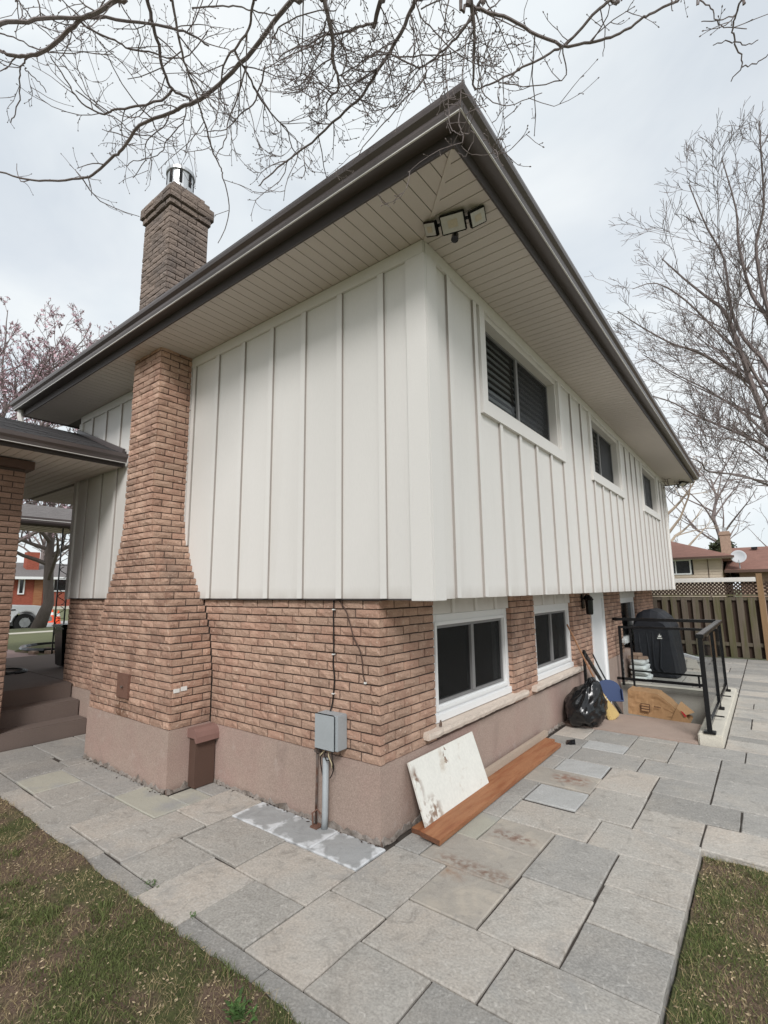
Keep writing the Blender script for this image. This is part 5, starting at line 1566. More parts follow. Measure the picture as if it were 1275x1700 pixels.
def make_tree(name, label, base, H, trunk_r, seed, mat, spread=.75, nl=9, lean=(0, 0), upb=.12, depth=2, dens=.55, fork=.38, minr=.004, ratio=.5, buds=None, group=None, limblen=.55, cat='tree'):
    rg = random.Random(seed)
    t = thing(name, label, cat, base, group)
    tr = MB(); cr = MB()
    b = Vector(base)
    pts = [b + Vector((0, 0, -.2))]
    ns = 7
    top = b + Vector((lean[0], lean[1], H * .72))
    for k in range(1, ns + 1):
        f = k / ns
        pts.append(b.lerp(top, f) + Vector((rg.gauss(0, .012 * H), rg.gauss(0, .012 * H), 0)))
    rd = [trunk_r * 1.25] + [trunk_r * (1 - .72 * k / ns) for k in range(1, ns + 1)]
    tr.tube(pts, rd, 10)
    tr.build('trunk', mat, t, smooth=True)
    limbs = []
    for k in range(nl):
        f = fork + (1 - fork) * k / nl
        i = min(ns - 1, int(f * ns)); p = pts[i].lerp(pts[i + 1], f * ns - i)
        a = k * 2.4 + rg.uniform(-.4, .4)
        el = rg.uniform(.35, .8) + .5 * (f - fork)
        d = Vector((math.cos(a) * math.cos(el) * spread * 1.3, math.sin(a) * math.cos(el) * spread * 1.3, math.sin(el)))
        ln = H * limblen * rg.uniform(.75, 1.05) * (1.15 - .55 * f)
        q, r_ = limb(p, d, ln, trunk_r * .45 * (1.2 - .6 * f), .012, 7, rg, .10, upb * .35)
        limbs.append((q, r_))
    tips = []
    for q, r_ in limbs:
        cr.tube(q, r_, 6, cap=False)
        out = []
        sub_branches(q, r_, rg, depth, dens, ratio, upb, H * .05, out)
        for (q2, r2, dp) in out:
            cr.tube(q2, [max(x, minr * .75) for x in r2], 4 if dp > 0 else 3, cap=False)
            if dp <= 1: tips.append(q2)
    cr.build('crown', mat, t)
    if buds:
        bd = MB()
        for q2 in tips:
            for _ in range(buds[0]):
                k = rg.randrange(1, len(q2)); p = q2[k].lerp(q2[k - 1], rg.random())
                p = p + Vector((rg.gauss(0, .02), rg.gauss(0, .02), rg.gauss(0, .02)))
                s_ = buds[1] * rg.uniform(.6, 1.4)
                v = [p + Vector((rg.gauss(0, s_), rg.gauss(0, s_), rg.gauss(0, s_))) for _ in range(3)]
                bd.add(v, [(0, 1, 2)])
        bd.build('blossom', buds[2], t)
    return t

# big bare tree rising behind the fence on the right: limbs at their real places beyond the yard
def parse(s): return [tuple(float(v) for v in p.split(',')) for p in s.split()]
rt = thing('bare_tree', 'large bare tree with dense rising twigs behind the fence at right', 'tree', (3.6, 19.4, 0))
tr = MB()
tr.tube([(3.75, 19.6, -.1), (3.62, 19.4, 1.6), (3.45, 19.1, 3.4), (3.28, 18.75, 5.2), (3.16, 18.55, 6.0)], [.36, .27, .23, .2, .165], 10)
tr.tube([(3.28, 18.75, 5.0), (3.55, 18.5, 7.0), (3.6, 18.2, 8.4), (3.45, 17.9, 9.3)], [.19, .15, .13, .11], 8)
tr.build('trunk', M_bark_far, rt, smooth=True)
cr = MB(); rg = random.Random(21)
extra = []
for k in range(4):
    a = rg.uniform(1.6, 3.6); p0 = Vector((3.5 + rg.uniform(-.1, .2), 18.4, rg.uniform(5.5, 9.0)))
    q, r_ = limb(p0, (math.cos(a) * .75, math.sin(a) * .7, rg.uniform(.5, .9)), rg.uniform(4, 6.5), .06, .010, 7, rg, .08, .05)
    extra.append((q, r_))
for s_ in RIGHT_LIMBS:
    q = parse(s_)
    extra.append(([Vector(p[:3]) for p in q], [p[3] * .72 for p in q]))
for q, r_ in extra:
    cr.tube(smooth_path(q, 3), np.repeat(r_, 3)[:3 * (len(q) - 1) + 1].tolist() if False else [float(np.interp(i / 3, range(len(r_)), r_)) for i in range(3 * (len(q) - 1) + 1)], 5, cap=False)
    out = []
    sub_branches(q, r_, rg, 2, 1.75, .46, .12, .9, out, tmin=.05, fan=((.55, 1.1), (.35, .8)))
    for (q2, r2, dp) in out: cr.tube(q2, [max(x * .6, .0065) for x in r2], 3, cap=False)
cr.build('crown', M_bark_far, rt)

make_tree('pale_tree', 'pale barked forked tree rising just behind the far end of the eave', (-3.6, 37, 0), 13, .30, 5, M_bark_pale, spread=.8, nl=13, lean=(.8, 0), depth=2, dens=.6, minr=.022, fork=.3)
make_tree('bare_tree', 'bare brown tree standing behind the neighbour chimney', (.0, 39, 0), 13, .20, 9, M_bark_far, spread=.85, nl=14, depth=2, dens=.6, minr=.022, fork=.3)
make_tree('bare_tree', 'small bare tree above the neighbour roof at the right edge', (3.4, 44, 0), 8.2, .12, 14, M_bark_far, spread=.6, nl=9, depth=2, dens=.8, minr=.012)
make_tree('blossom_tree', 'tree covered in pink buds above the porch roof', (-18.6, 1.6, .45), 11.6, .20, 31, M_bark_far, spread=.85, nl=32, lean=(.0, .6), upb=.20, depth=2, dens=1.65, minr=.010, fork=.2, buds=(6, .030, M_bud), limblen=.60)
make_tree('street_tree', 'gnarled bare street tree standing in front of the white truck', (-21.0, 4.5, .42), 9.5, .225, 8, M_bark, spread=.9, nl=16, lean=(0, .35), depth=2, dens=.8, minr=.014, fork=.28, limblen=.5)
make_tree('bare_tree', 'bare tree whose branches show above the far porch canopy', (-60, 17, .3), 17, .30, 18, M_bark_far, spread=.8, nl=14, depth=2, dens=.6, minr=.035, fork=.3)
ev = thing('evergreen_tree', 'dark evergreen crown behind the neighbour chimney', 'tree', (.4, 34, 0))
MB().tube([(.4, 34, 0), (.4, 34, 3)], .18, 8).build('trunk', M_bark, ev)
m = MB(); rg = random.Random(4)
for k in range(2600):
    u = Vector((rg.gauss(0, 1), rg.gauss(0, 1), rg.gauss(0, 1))).normalized() * (rg.random() ** .4)
    p = Vector((.4 + .85 * u.x * (1 - .3 * u.z), 34 + .85 * u.y, 3.3 + 1.35 * u.z))
    p += Vector((noise.noise(p * 1.1), noise.noise(p * 1.1 + Vector((9, 0, 0))), 0)) * .5
    s_ = .10
    m.add([p + Vector((rg.gauss(0, s_), rg.gauss(0, s_), rg.gauss(0, s_))) for _ in range(3)], [(0, 1, 2)])
m.build('crown', M_ever, ev)

# the tree whose bare boughs hang over the camera: trunk stands behind the viewer
ot = thing('overhanging_tree', 'bare branching tree whose boughs hang across the top of the view', 'tree', (4.3, -6.4, -.05))
tr = MB()
tr.tube([(4.3, -6.4, -.2), (4.25, -6.3, 1.2), (4.1, -6.1, 2.8), (3.9, -5.8, 4.2)], [.27, .22, .20, .18], 12)
tr.build('trunk', M_bark, ot, smooth=True)
cr = MB(); rg = random.Random(77)
hubs = [
    [(3.9, -5.8, 4.1), (3.3, -4.9, 5.2), (2.5, -3.7, 5.8), (1.8, -2.7, 6.0), (1.05, -1.6, 6.05)],
    [(2.1, -3.1, 5.95), (1.2, -2.6, 6.1), (.2, -2.2, 6.05), (-.6, -2.6, 6.0), (-1.5, -3.2, 5.9), (-2.3, -3.5, 5.9)],
    [(1.05, -1.6, 6.05), (.3, -1.75, 6.2), (-.5, -2.2, 6.3), (-1.2, -2.6, 6.3)],
    [(3.9, -5.8, 4.1), (3.8, -4.4, 5.5), (3.3, -2.8, 6.0), (2.7, -1.3, 6.2), (2.2, -.5, 6.25)],
    [(1.5, -2.2, 6.0), (1.7, -1.4, 6.1), (2.0, -.9, 6.1), (2.7, -.2, 6.2)],
    [(3.9, -5.8, 4.1), (2.2, -5.9, 5.2), (.4, -5.4, 5.7), (-1.2, -4.7, 6.0), (-2.2, -4.0, 5.9)]]
hubpts = []
for h in hubs:
    sp = smooth_path(h, 5)
    r_a, r_b = (.12, .05) if h[0][2] < 5 else (.05, .018)
    cr.tube(sp, [r_a + (r_b - r_a) * i / (len(sp) - 1) for i in range(len(sp))], 8)
    hubpts += sp[5:]
def in_house(p): return p.y > -.82 and p.x < 1.30 and p.z < 4.8 and p.x > -6.6
allb = []
for s_ in BRANCHES:
    q = parse(s_)
    P = [Vector(p[:3]) for p in q]; rr_ = [p[3] * .8 for p in q]
    allb.append((P, rr_))
def out_of_view(p):
    d = p - CAM
    zf = d.dot(fwd)
    if zf <= 0.05: return True
    return abs(d.dot(right) / zf) * 23.05 > 17.9 or abs(d.dot(up) / zf) * 23.05 > 23.9
segs = [p for P, r_ in allb for p in P]
for bi, (P, rr_) in enumerate(allb):
    if out_of_view(P[0]):
        h = min(hubpts, key=lambda v: (v - P[0]).length)
        g_ = (h - P[0]).length
        mid = h.lerp(P[0], .5) + Vector((rg.gauss(0, .06), rg.gauss(0, .06), .10)) * g_
        d0 = (P[0] - P[1]).normalized()
        P2 = [h, mid, P[0] + d0 * .12 if False else P[0]] + P[1:]
        r2 = [rr_[0] * 1.2 + .002, rr_[0] * 1.05] + rr_
        P_, rad_ = P2, r2
    else:
        P_, rad_ = P, rr_
    sp = smooth_path(P_, 4)
    rad = [float(np.interp(i / 4, range(len(rad_)), rad_)) for i in range(len(sp))]
    sp = [p + Vector((rg.gauss(0, .003), rg.gauss(0, .003), rg.gauss(0, .003))) for p in sp]
    cr.tube(sp, rad, 6 if rad[0] > .006 else 5)
def bud(mb, p, d, r):
    d = d.normalized()
    mb.tube([p, p + d * r * 1.6, p + d * r * 3.6, p + d * r * 5.0], [r * .9, r * 1.7, r * 1.2, r * .2], 5, cap=False)
tw = MB()
def twigs(P, rr_, n, lmin, lmax, depth, dropz):
    seg = [(P[i + 1] - P[i]).length for i in range(len(P) - 1)]
    L = sum(seg)
    for _ in range(n):
        d = rg.uniform(.08, 1) * L; i = 0
        while i < len(seg) - 1 and d > seg[i]: d -= seg[i]; i += 1
        f = min(1, d / max(seg[i], 1e-6)); p = P[i].lerp(P[i + 1], f)
        t_ = (P[i + 1] - P[i]).normalized()
        rnd = Vector((rg.gauss(0, 1), rg.gauss(0, 1), rg.gauss(0, 1)))
        perp = (rnd - t_ * rnd.dot(t_)).normalized()
        dr = (t_ * rg.uniform(.3, .9) + perp * rg.uniform(.6, 1) + Vector((0, 0, dropz))).normalized()
        ln = rg.uniform(lmin, lmax); ns = 5
        q = [p]; dd = dr
        curl = Vector((rg.gauss(0, .12), rg.gauss(0, .12), rg.gauss(0, .12) + .05))
        ok = True
        for k in range(ns):
            dd = (dd + curl + Vector((rg.gauss(0, .13), rg.gauss(0, .13), rg.gauss(0, .13)))).normalized()
            q.append(q[-1] + dd * ln / ns)
            if in_house(q[-1]): ok = False
        if not ok: continue
        r0 = min(.0045, max(.0022, rr_[min(i, len(rr_) - 1)] * .55))
        rq = [r0 * (1 - .45 * k / ns) for k in range(ns + 1)]
        tw.tube(q, rq, 4, cap=False)
        bud(tw, q[-1], q[-1] - q[-2], .0022)
        for k in range(1, ns):
            if rg.random() < .4:
                e = Vector((rg.gauss(0, 1), rg.gauss(0, 1), rg.gauss(0, 1))).normalized()
                b0 = q[k]; b1_ = b0 + (e * .6 + (q[k + 1] - q[k]).normalized() * .6).normalized() * rg.uniform(.01, .035)
                tw.tube([b0, b1_], [.0018, .0015], 3, cap=False)
                bud(tw, b1_, b1_ - b0, .0020)
        if depth > 0: twigs(q, rq, rg.choice((1, 2, 2, 3)), lmin * .55, lmax * .55, depth - 1, dropz)
for bi, (P, rr_) in enumerate(allb):
    L = sum((P[i + 1] - P[i]).length for i in range(len(P) - 1))
    m_ = sum((p for p in P), Vector()) / len(P)
    d = m_ - CAM
    u = d.dot(right) / d.dot(fwd)
    # crowded in the middle of the bough, sparse out to the sides
    dn = 14 if -.25 < u < .22 else (7.5 if u < 0 else 4.5)
    if len(P) <= 4: dn *= .7
    twigs(P, rr_, int(L * dn), .12, .50, 2 if -.25 < u < .22 else 1, -.12)
cr.build('crown', M_bark_near, ot)
tw.build('twigs', M_bark_near, ot)
# ------------------------------------------------------------------ fence and neighbours
fn = thing('wooden_fence', 'weathered shadowbox fence with lattice top across the yard end', 'fence', (1.2, 12.35, 0))
x = -3.3
k = 0
r_ = random.Random(12)
while x < 7.5:
    if not 2.06 < x + .07 < 2.30:
        t_ = r_.uniform(-.012, .012)
        m = MB(); m.box(x, x + .138, 12.292, 12.312, .02, 1.50 + r_.uniform(-.02, .01))
        m.V = [(v[0] + t_ * v[2], v[1], v[2]) for v in m.V]
        m.build('board', M_fence, fn)
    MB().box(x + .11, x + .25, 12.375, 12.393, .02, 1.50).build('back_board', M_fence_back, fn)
    x += .238
for z in (.30, 1.42):
    MB().box(-3.3, 2.14, 12.3135, 12.373, z, z + .085).build('rail', M_fence, fn); MB().box(2.28, 7.5, 12.3135, 12.373, z, z + .085).build('rail', M_fence, fn)
MB().box(-3.3, 2.145, 12.285, 12.40, 1.522, 1.562).build('rail', M_fence, fn); MB().box(2.275, 7.5, 12.285, 12.40, 1.522, 1.562).build('rail', M_fence, fn)
for xp in (2.15, -.35, -2.8, 4.6, 7.0):
    MB().box(xp, xp + .12, 12.25 if xp == 2.15 else 12.315, 12.372 if xp == 2.15 else 12.374, 0, 2.07).build('post', M_fence_new if xp > 2 else M_fence, fn, bevel=.004)
MB().box(-3.3, 2.14, 12.26, 12.42, 1.875, 1.985).build('cap_board', M_capboard, fn, bevel=.006)
def lattice(xa, xb, mb):
    za, zb_ = 1.565, 1.873
    n = int((xb - xa + .31) / .088)
    for s_, yq in ((1, 12.335), (-1, 12.345)):
        for k in range(n + 6):
            x0 = xa - .31 + .088 * k
            p0 = [x0 if s_ > 0 else x0 + .308, za]; p1 = [x0 + .308 if s_ > 0 else x0, zb_]
            def clip(p, q):
                if p[0] < xa: f = (xa - p[0]) / (q[0] - p[0]) if q[0] != p[0] else 0; return [xa, p[1] + (q[1] - p[1]) * f]
                if p[0] > xb: f = (xb - p[0]) / (q[0] - p[0]) if q[0] != p[0] else 0; return [xb, p[1] + (q[1] - p[1]) * f]
                return p
            if max(p0[0], p1[0]) <= xa or min(p0[0], p1[0]) >= xb: continue
            a, b = clip(p0, p1), clip(p1, p0)
            mb.bar((a[0], yq, a[1]), (b[0], yq, b[1]), .008, .033, (1, 0, 0)) if False else mb.bar((a[0], yq, a[1]), (b[0], yq, b[1]), .034, .008, (0, 1, 0))
m = MB(); lattice(-1.2, 2.14, m); lattice(2.28, 4.58, m)
m.build('lattice', M_fence_back, fn, kind='stuff')

n1 = thing('neighbour_house', 'beige sided house with brown roof beyond the fence', 'house', (-3, 29, 0))
Y = 26.0
MB().box(-9, .72, Y, Y + 8, 0, 3.16).build('wall', M_beigesid, n1)
m = MB()
for k in range(16): m.box(-9, .70, Y - .022, Y - .002, 1.0 + .135 * k, 1.0 + .135 * k + .118)
m.build('siding_boards', M_beigesid, n1)
MB().box(.14, .165, Y - .05, Y - .024, .5, 3.1).build('downspout', M_ventbrown, n1)
f = MB(); frame_rect(f, -1.9, -.55, 0, 1, 0, 1, .1)
f = MB(); f.box(-1.75, -1.68, Y - .06, Y - .023, 2.36, 3.12); f.box(-.62, -.55, Y - .06, Y - .023, 2.36, 3.12); f.box(-1.68, -.62, Y - .06, Y - .023, 2.36, 2.43); f.box(-1.68, -.62, Y - .06, Y - .023, 3.05, 3.12); f.box(-1.25, -1.20, Y - .055, Y - .023, 2.43, 3.05)
wq = f.build('window', M_vinyl, n1)
MB().box(-1.68, -.62, Y - .035, Y - .0235, 2.43, 3.05).build('pane', M_glassdk, wq)
MB().box(-.55, -.47, Y - .05, Y - .0235, 2.36, 3.12).build('shutter', M_black, n1)
rf = MB(); a = 1.25
V = [(-9.6, Y - .6, 3.20), (a, Y - .6, 3.20), (a, Y + 8.6, 3.20), (-9.6, Y + 8.6, 3.20), (-5.0, Y + 4, 4.75), (-2.9, Y + 4, 4.75)]
V += [(v[0], v[1], v[2] - .06) for v in V[:4]]
rf.add(V, [(0, 1, 5, 4), (1, 2, 5), (2, 3, 4, 5), (3, 0, 4), (0, 6, 7, 1), (1, 7, 8, 2), (6, 9, 8, 7)])
rf.build('roof', M_shingle_b, n1)
MB().box(-9.6, a + .02, Y - .70, Y - .605, 3.10, 3.20).build('gutter', M_ventbrown, n1)
MB().box(-9.5, a - .05, Y - .59, Y - .03, 3.095, 3.115).build('soffit', M_white, n1)
cq = MB().box(.72, 1.14, Y + .8, Y + 1.3, 3.0, 4.48); cq = cq.build('chimney', M_tanbrick, n1)
MB().box(.68, 1.18, Y + .76, Y + 1.34, 4.30, 4.40).build('corbel', M_tanbrick, n1)
MB().box(.84, 1.02, Y + .95, Y + 1.15, 4.481, 4.68).build('flue', M_galv, n1)

n2 = thing('neighbour_house', 'low house with wide brown roof at the right edge beyond the fence', 'house', (6, 30, 0))
MB().box(1.35, 14, Y + .5, Y + 7.5, 0, 2.45).build('wall', M_tanbrick, n2)
rf = MB()
V = [(.82, Y - .1, 2.52), (14.5, Y - .1, 2.52), (14.5, Y + 8, 2.52), (.82, Y + 8, 2.52), (1.0, Y + 3.6, 3.80), (14.5, Y + 3.6, 3.80)]
V += [(v[0], v[1], v[2] - .05) for v in V[:4]]
rf.add(V, [(0, 1, 5, 4), (2, 3, 4, 5), (3, 0, 4), (1, 2, 5), (0, 6, 7, 1), (6, 9, 8, 7)])
rf.build('roof', M_shingle_b, n2)
MB().box(.80, 14.5, Y - .2, Y - .105, 2.40, 2.53).build('gutter', M_ventbrown, n2)
for xv in (1.9, 2.75):
    MB().box(xv, xv + .26, Y + 2.9, Y + 3.15, 3.66, 3.76).build('roof_vent', M_black, n2)
sd_ = thing('satellite_dish', 'grey satellite dish on the neighbour roof edge', 'satellite dish', (1.42, Y + .25, 2.6))
m = MB()
m.lathe((0, 0, 0), [(.04, 0), (.16, .02), (.25, .05), (.32, .095), (.315, .10), (.24, .058), (.15, .03), (.02, .012)], 24)
rot = Matrix.Rotation(R(72), 3, 'X')
m.V = [tuple(rot @ Vector(v) + Vector((1.42, Y - .15, 3.12))) for v in m.V]
m.build('reflector', M_dish, sd_, smooth=True)
m = MB(); m.tube([(1.42, Y + .1, 2.60), (1.42, Y + .05, 2.85), (1.42, Y - .10, 3.08)], .025, 8); m.build('mast', M_dish, sd_)
m = MB(); m.tube([(1.42, Y - .18, 2.86), (1.42, Y - .50, 2.98)], .014, 6); m.build('feed_arm', M_dish, sd_)

# ------------------------------------------------------------------ wall fittings
eb = thing('electrical_box', 'grey electrical box on the brick left of the house corner', 'electrical box', (-.425, -.05, .585))
MB().box(-.537, -.312, -.115, -.004, .588, .842).build('box_body', M_greymetal, eb, bevel=.006)
MB().box(-.541, -.330, -.131, -.1155, .584, .846).build('cover', M_greymetal, eb, bevel=.008)
for k, (pts, mt) in enumerate((
    ([(-.47, -.06, .59), (-.50, -.08, .54), (-.53, -.07, .50), (-.535, -.06, .44), (-.51, -.06, .36)], M_cable),
    ([(-.46, -.06, .59), (-.49, -.09, .55), (-.515, -.09, .525)], M_wire_y),
    ([(-.44, -.06, .59), (-.425, -.09, .54), (-.40, -.085, .49), (-.41, -.07, .45)], M_wire_y),
    ([(-.42, -.06, .59), (-.395, -.08, .52), (-.385, -.075, .46), (-.41, -.07, .40), (-.44, -.06, .37)], M_cable),
    ([(-.45, -.06, .59), (-.47, -.085, .545), (-.45, -.085, .50), (-.41, -.08, .505), (-.395, -.07, .44)], M_cable))):
    cable('wire', pts, .0045, mt, None, None, eb, 5)
m = MB(); m.tube([(-.488, -.055, .505), (-.492, -.055, .1), (-.495, -.06, .004)], .024, 14)
single(m, 'conduit_pipe', M_greymetal, 'grey plastic conduit rising from the slabs to the electrical box', 'pipe', smooth=True)
rd = thing('ground_rod', 'thin rusty steel rod clamped beside the grey conduit', 'rod', (-.585, -.06, 0))
m = MB(); m.tube([(-.585, -.06, .002), (-.588, -.05, .30), (-.588, -.045, .66)], .0095, 8); m.build('rod', M_ruststeel, rd, smooth=True)
MB().box(-.60, -.545, -.075, -.03, .53, .56).build('clamp', M_ruststeel, rd, bevel=.004)
MB().box(-.598, -.530, -.11, -.035, .003, .014).build('foot_plate', M_rustdoor, rd)
m = MB(); m.tube([(-.585, -.09, .010), (-.588, -.095, .10), (-.570, -.06, .12), (-.545, -.05, .09)], .007, 6); m.build('bracket', M_rustdoor, rd)
c1 = cable('wall_cable', [(-.452, -.011, 1.70), (-.455, -.011, 1.55), (-.449, -.012, 1.35), (-.455, -.012, 1.2), (-.441, -.012, 1.10), (-.447, -.012, 1.0), (-.462, -.012, .90), (-.468, -.03, .845)], .0062, M_cable, 'black cable clipped down the brick to the electrical box', 'cable')
for z in (1.62, 1.27, .97):
    m = MB().box(-.463, -.440, -.022, -.004, z, z + .009); m.build('clip', M_white, c1)
c2 = cable('wall_cable', [(-.40, -.011, 1.70), (-.355, -.012, 1.66), (-.31, -.012, 1.60), (-.27, -.012, 1.50), (-.235, -.012, 1.41), (-.18, -.012, 1.33), (-.155, -.012, 1.25), (-.145, -.012, 1.15), (-.125, -.012, 1.09)], .005, M_cable_br, 'thin brown cable trailing loose down the brick by the corner', 'cable')
MB().box(-.134, -.116, -.018, -.004, 1.080, 1.094).build('connector', M_white, c2)

vb = thing('vent_box', 'brown metal vent box with rolled hood beside the chimney base', 'vent box', (-2.04, -.12, 0))
MB().box(-2.095, -1.985, -.222, -.018, .003, .44).build('duct', M_ventbrown, vb, bevel=.004)
m = MB()
pf = [(-2.10, .515), (-2.02, .53), (-1.94, .522), (-1.895, .495), (-1.872, .455), (-1.868, .405), (-1.895, .405), (-1.93, .44), (-2.10, .44)]
m.extr([(-2.10 + (p[0] + 2.10) * .68, p[1]) for p in pf], 1, -.245, -.007)
ho = m.build('hood', M_ventcap, vb, smooth=False)
bm = bmesh.new(); bm.from_mesh(ho.data); bmesh.ops.recalc_face_normals(bm, faces=bm.faces[:]); bm.to_mesh(ho.data); bm.free()

def floodlight(name, label, c_, yaw, group, heads):
    c_ = Vector(c_)
    t = thing(name, label, 'floodlight', c_, group)
    m = MB(); m.lathe((c_.x, c_.y, c_.z - .032), [(.055, 0), (.06, .032)], 20); m.build('mount', M_black, t)
    Rz = Matrix.Rotation(yaw, 3, 'Z')
    for (off, sz, ry, rx) in heads:
        rot = Rz @ Matrix.Rotation(rx, 3, 'X') @ Matrix.Rotation(ry, 3, 'Y')
        hc = c_ + Rz @ Vector(off)
        m = MB(); m.obox(hc, (sz[0], sz[1], .032), rot); h = m.build('lamp_head', M_black, t, bevel=.006)
        m = MB(); m.obox(hc + rot @ Vector((0, 0, -.0175)), (sz[0] - .022, sz[1] - .022, .006), rot); l_ = m.build('lens', M_lens, h)
        m = MB(); m.obox(hc + rot @ Vector((0, 0, -.0215)), (sz[0] * .38, sz[1] * .38, .002), rot); m.build('led_plate', M_led, h)
        m = MB(); m.tube([c_ + Vector((0, 0, -.03)), c_ + (hc - c_) * .6 + Vector((0, 0, -.005)), hc + rot @ Vector((0, 0, .012))], .012, 8); m.build('arm', M_black, t)
    m = MB(); s0 = c_ + Rz @ Vector((-.01, .085, -.085))
    m.tube([c_ + Rz @ Vector((0, .03, -.03)), s0], .012, 8)
    m.build('sensor_arm', M_black, t)
    m = MB(); m.tube([s0 + Rz @ Vector((0, .01, .02)), s0 + Rz @ Vector((0, -.02, -.045))], [.024, .028], 12); m.build('motion_sensor', M_black, t)
yaw = R(16)
floodlight('floodlight', 'three headed black floodlight under the soffit at the near corner', (.81, -.10, ZT - .001), yaw, 'floodlights under the eaves',
    [((0, -.015, -.055), (.185, .135), 0, R(-38)), ((-.165, -.01, -.05), (.115, .105), R(28), R(-40)), ((.172, .0, -.05), (.125, .115), R(-28), R(-30))])
floodlight('floodlight', 'small black floodlight under the soffit at the far eave corner', (.86, 11.6, ZT - .001), R(60), 'floodlights under the eaves',
    [((0, -.03, -.07), (.20, .15), 0, R(-30)), ((.18, 0, -.06), (.14, .12), R(-25), R(-30))])
lm = thing('wall_lantern', 'black wall lantern between the window and the basement door', 'wall lantern', (.06, 5.18, 1.36))
MB().box(.0085, .03, 5.12, 5.24, 1.45, 1.68).build('back_plate', M_black, lm, bevel=.006)
m = MB(); m.lathe((.11, 5.18, 1.36), [(.045, 0), (.055, .02), (.06, .22), (.075, .225), (.05, .27), (.015, .30)], 8); m.build('lantern_body', M_black, lm)
m = MB(); m.tube([(.03, 5.18, 1.60), (.08, 5.18, 1.665), (.11, 5.18, 1.655)], .012, 6); m.build('arm', M_black, lm)

# ------------------------------------------------------------------ planks and the leaning panel
pk = MB(); pk.box(.0, .163, .0, 2.66, 0, .038)
def place(mb, loc, rot):
    mb.V = [tuple(rot @ Vector(v) + Vector(loc)) for v in mb.V]; return mb
pk.MI = [0, 0, 1, 0, 1, 0]
rot = rz(R(.6)) @ Matrix.Rotation(R(7), 3, 'Y')
place(pk, (.188, .215, .030), rot)
o1 = single(pk, 'cedar_plank', [M_cedar, M_cedar_end], 'reddish brown plank lying outermost along the slabs, propping the white panel', 'plank', group='planks along the wall', bevel=.003)
pk = MB(); pk.box(.0, .14, 0, 2.75, 0, .038); pk.MI = [0, 0, 1, 0, 1, 0]
place(pk, (.075, .272, .004), rz(R(.2)))
single(pk, 'cedar_plank', [M_cedar, M_cedar_end], 'brown plank under the white panel, its dark end nearest the house corner', 'plank', group='planks along the wall', bevel=.003)
pk = MB(); pk.box(.0, .045, 0, 2.1, 0, .06)
place(pk, (.056, 1.0, .0425), rz(0))
single(pk, 'bare_plank', M_woodgrey, 'thin bare pale board on edge between wall and cedar plank', 'plank', group='planks along the wall', bevel=.002)
m = MB(); L_ = .52
a = math.atan2(.16, .415)
m.box(-.009, .009, 0, 1.03, 0, .455)
place(m, (.190, .295, .0455), Matrix.Rotation(-R(20), 3, 'Y'))
# square sheet, its lower edge on the planks, its upper edge against the stucco
m.V = [tuple(Vector(v)) for v in m.V]
single(m, 'leaning_panel', M_peel, 'white painted panel with peeling patches leaning on the stucco', 'panel', bevel=.0015)

# ------------------------------------------------------------------ bag, broom, dustpan, handrail
def blob(c_, rad, nu, nv, fn):
    V = []; F = []
    for i in range(nv + 1):
        th = PI * i / nv
        for j in range(nu):
            ph = 2 * PI * j / nu
            d = Vector((math.sin(th) * math.cos(ph), math.sin(th) * math.sin(ph), math.cos(th)))
            V.append(fn(d))
    for i in range(nv):
        for j in range(nu):
            a = i * nu + j; b = i * nu + (j + 1) % nu
            F.append((a, a + nu, b + nu, b))
    m = MB(); m.add(V, F); return m
def bagf(d):
    p = Vector((d.x * .255, d.y * .345, d.z * .255))
    s_ = 1 + .20 * noise.noise(d * 1.7 + Vector((3, 1, 0))) + .10 * noise.noise(d * 4.0)
    # creases running up to the knot
    ang = math.atan2(d.y, d.x)
    s_ += .055 * (abs(noise.noise(Vector((ang * 3.2, d.z * 1.5, 2)))) - .2) + .05 * (.25 - abs(noise.noise(d * 7 + Vector((0, 5, 0)))))
    p *= s_
    if d.z > .35:
        k = (d.z - .35) / .65
        p.x = p.x * (1 - .25 * k) + .10 * k; p.y = p.y * (1 - .35 * k) + .06 * k; p.z += .11 * k
    z = max(p.z + .20, 0.004 + .006 * abs(noise.noise(d * 6)))
    return Vector((.275 + p.x, 4.03 + p.y, z + .014))
m = blob(None, 1, 84, 54, bagf)
tb = single(m, 'rubbish_bag', M_plasticbag, 'shiny black rubbish bag slumped against the wall', 'rubbish bag', smooth=True)
kn = MB()
for k in range(6):
    a = k * 1.05
    kn.tube([(.37, 4.09, .44), (.37 + .05 * math.cos(a), 4.09 + .05 * math.sin(a), .50), (.37 + .09 * math.cos(a), 4.09 + .09 * math.sin(a), .485)], [.02, .028, .006], 6)
kn.build('bag_neck', M_plasticbag, tb, smooth=True)

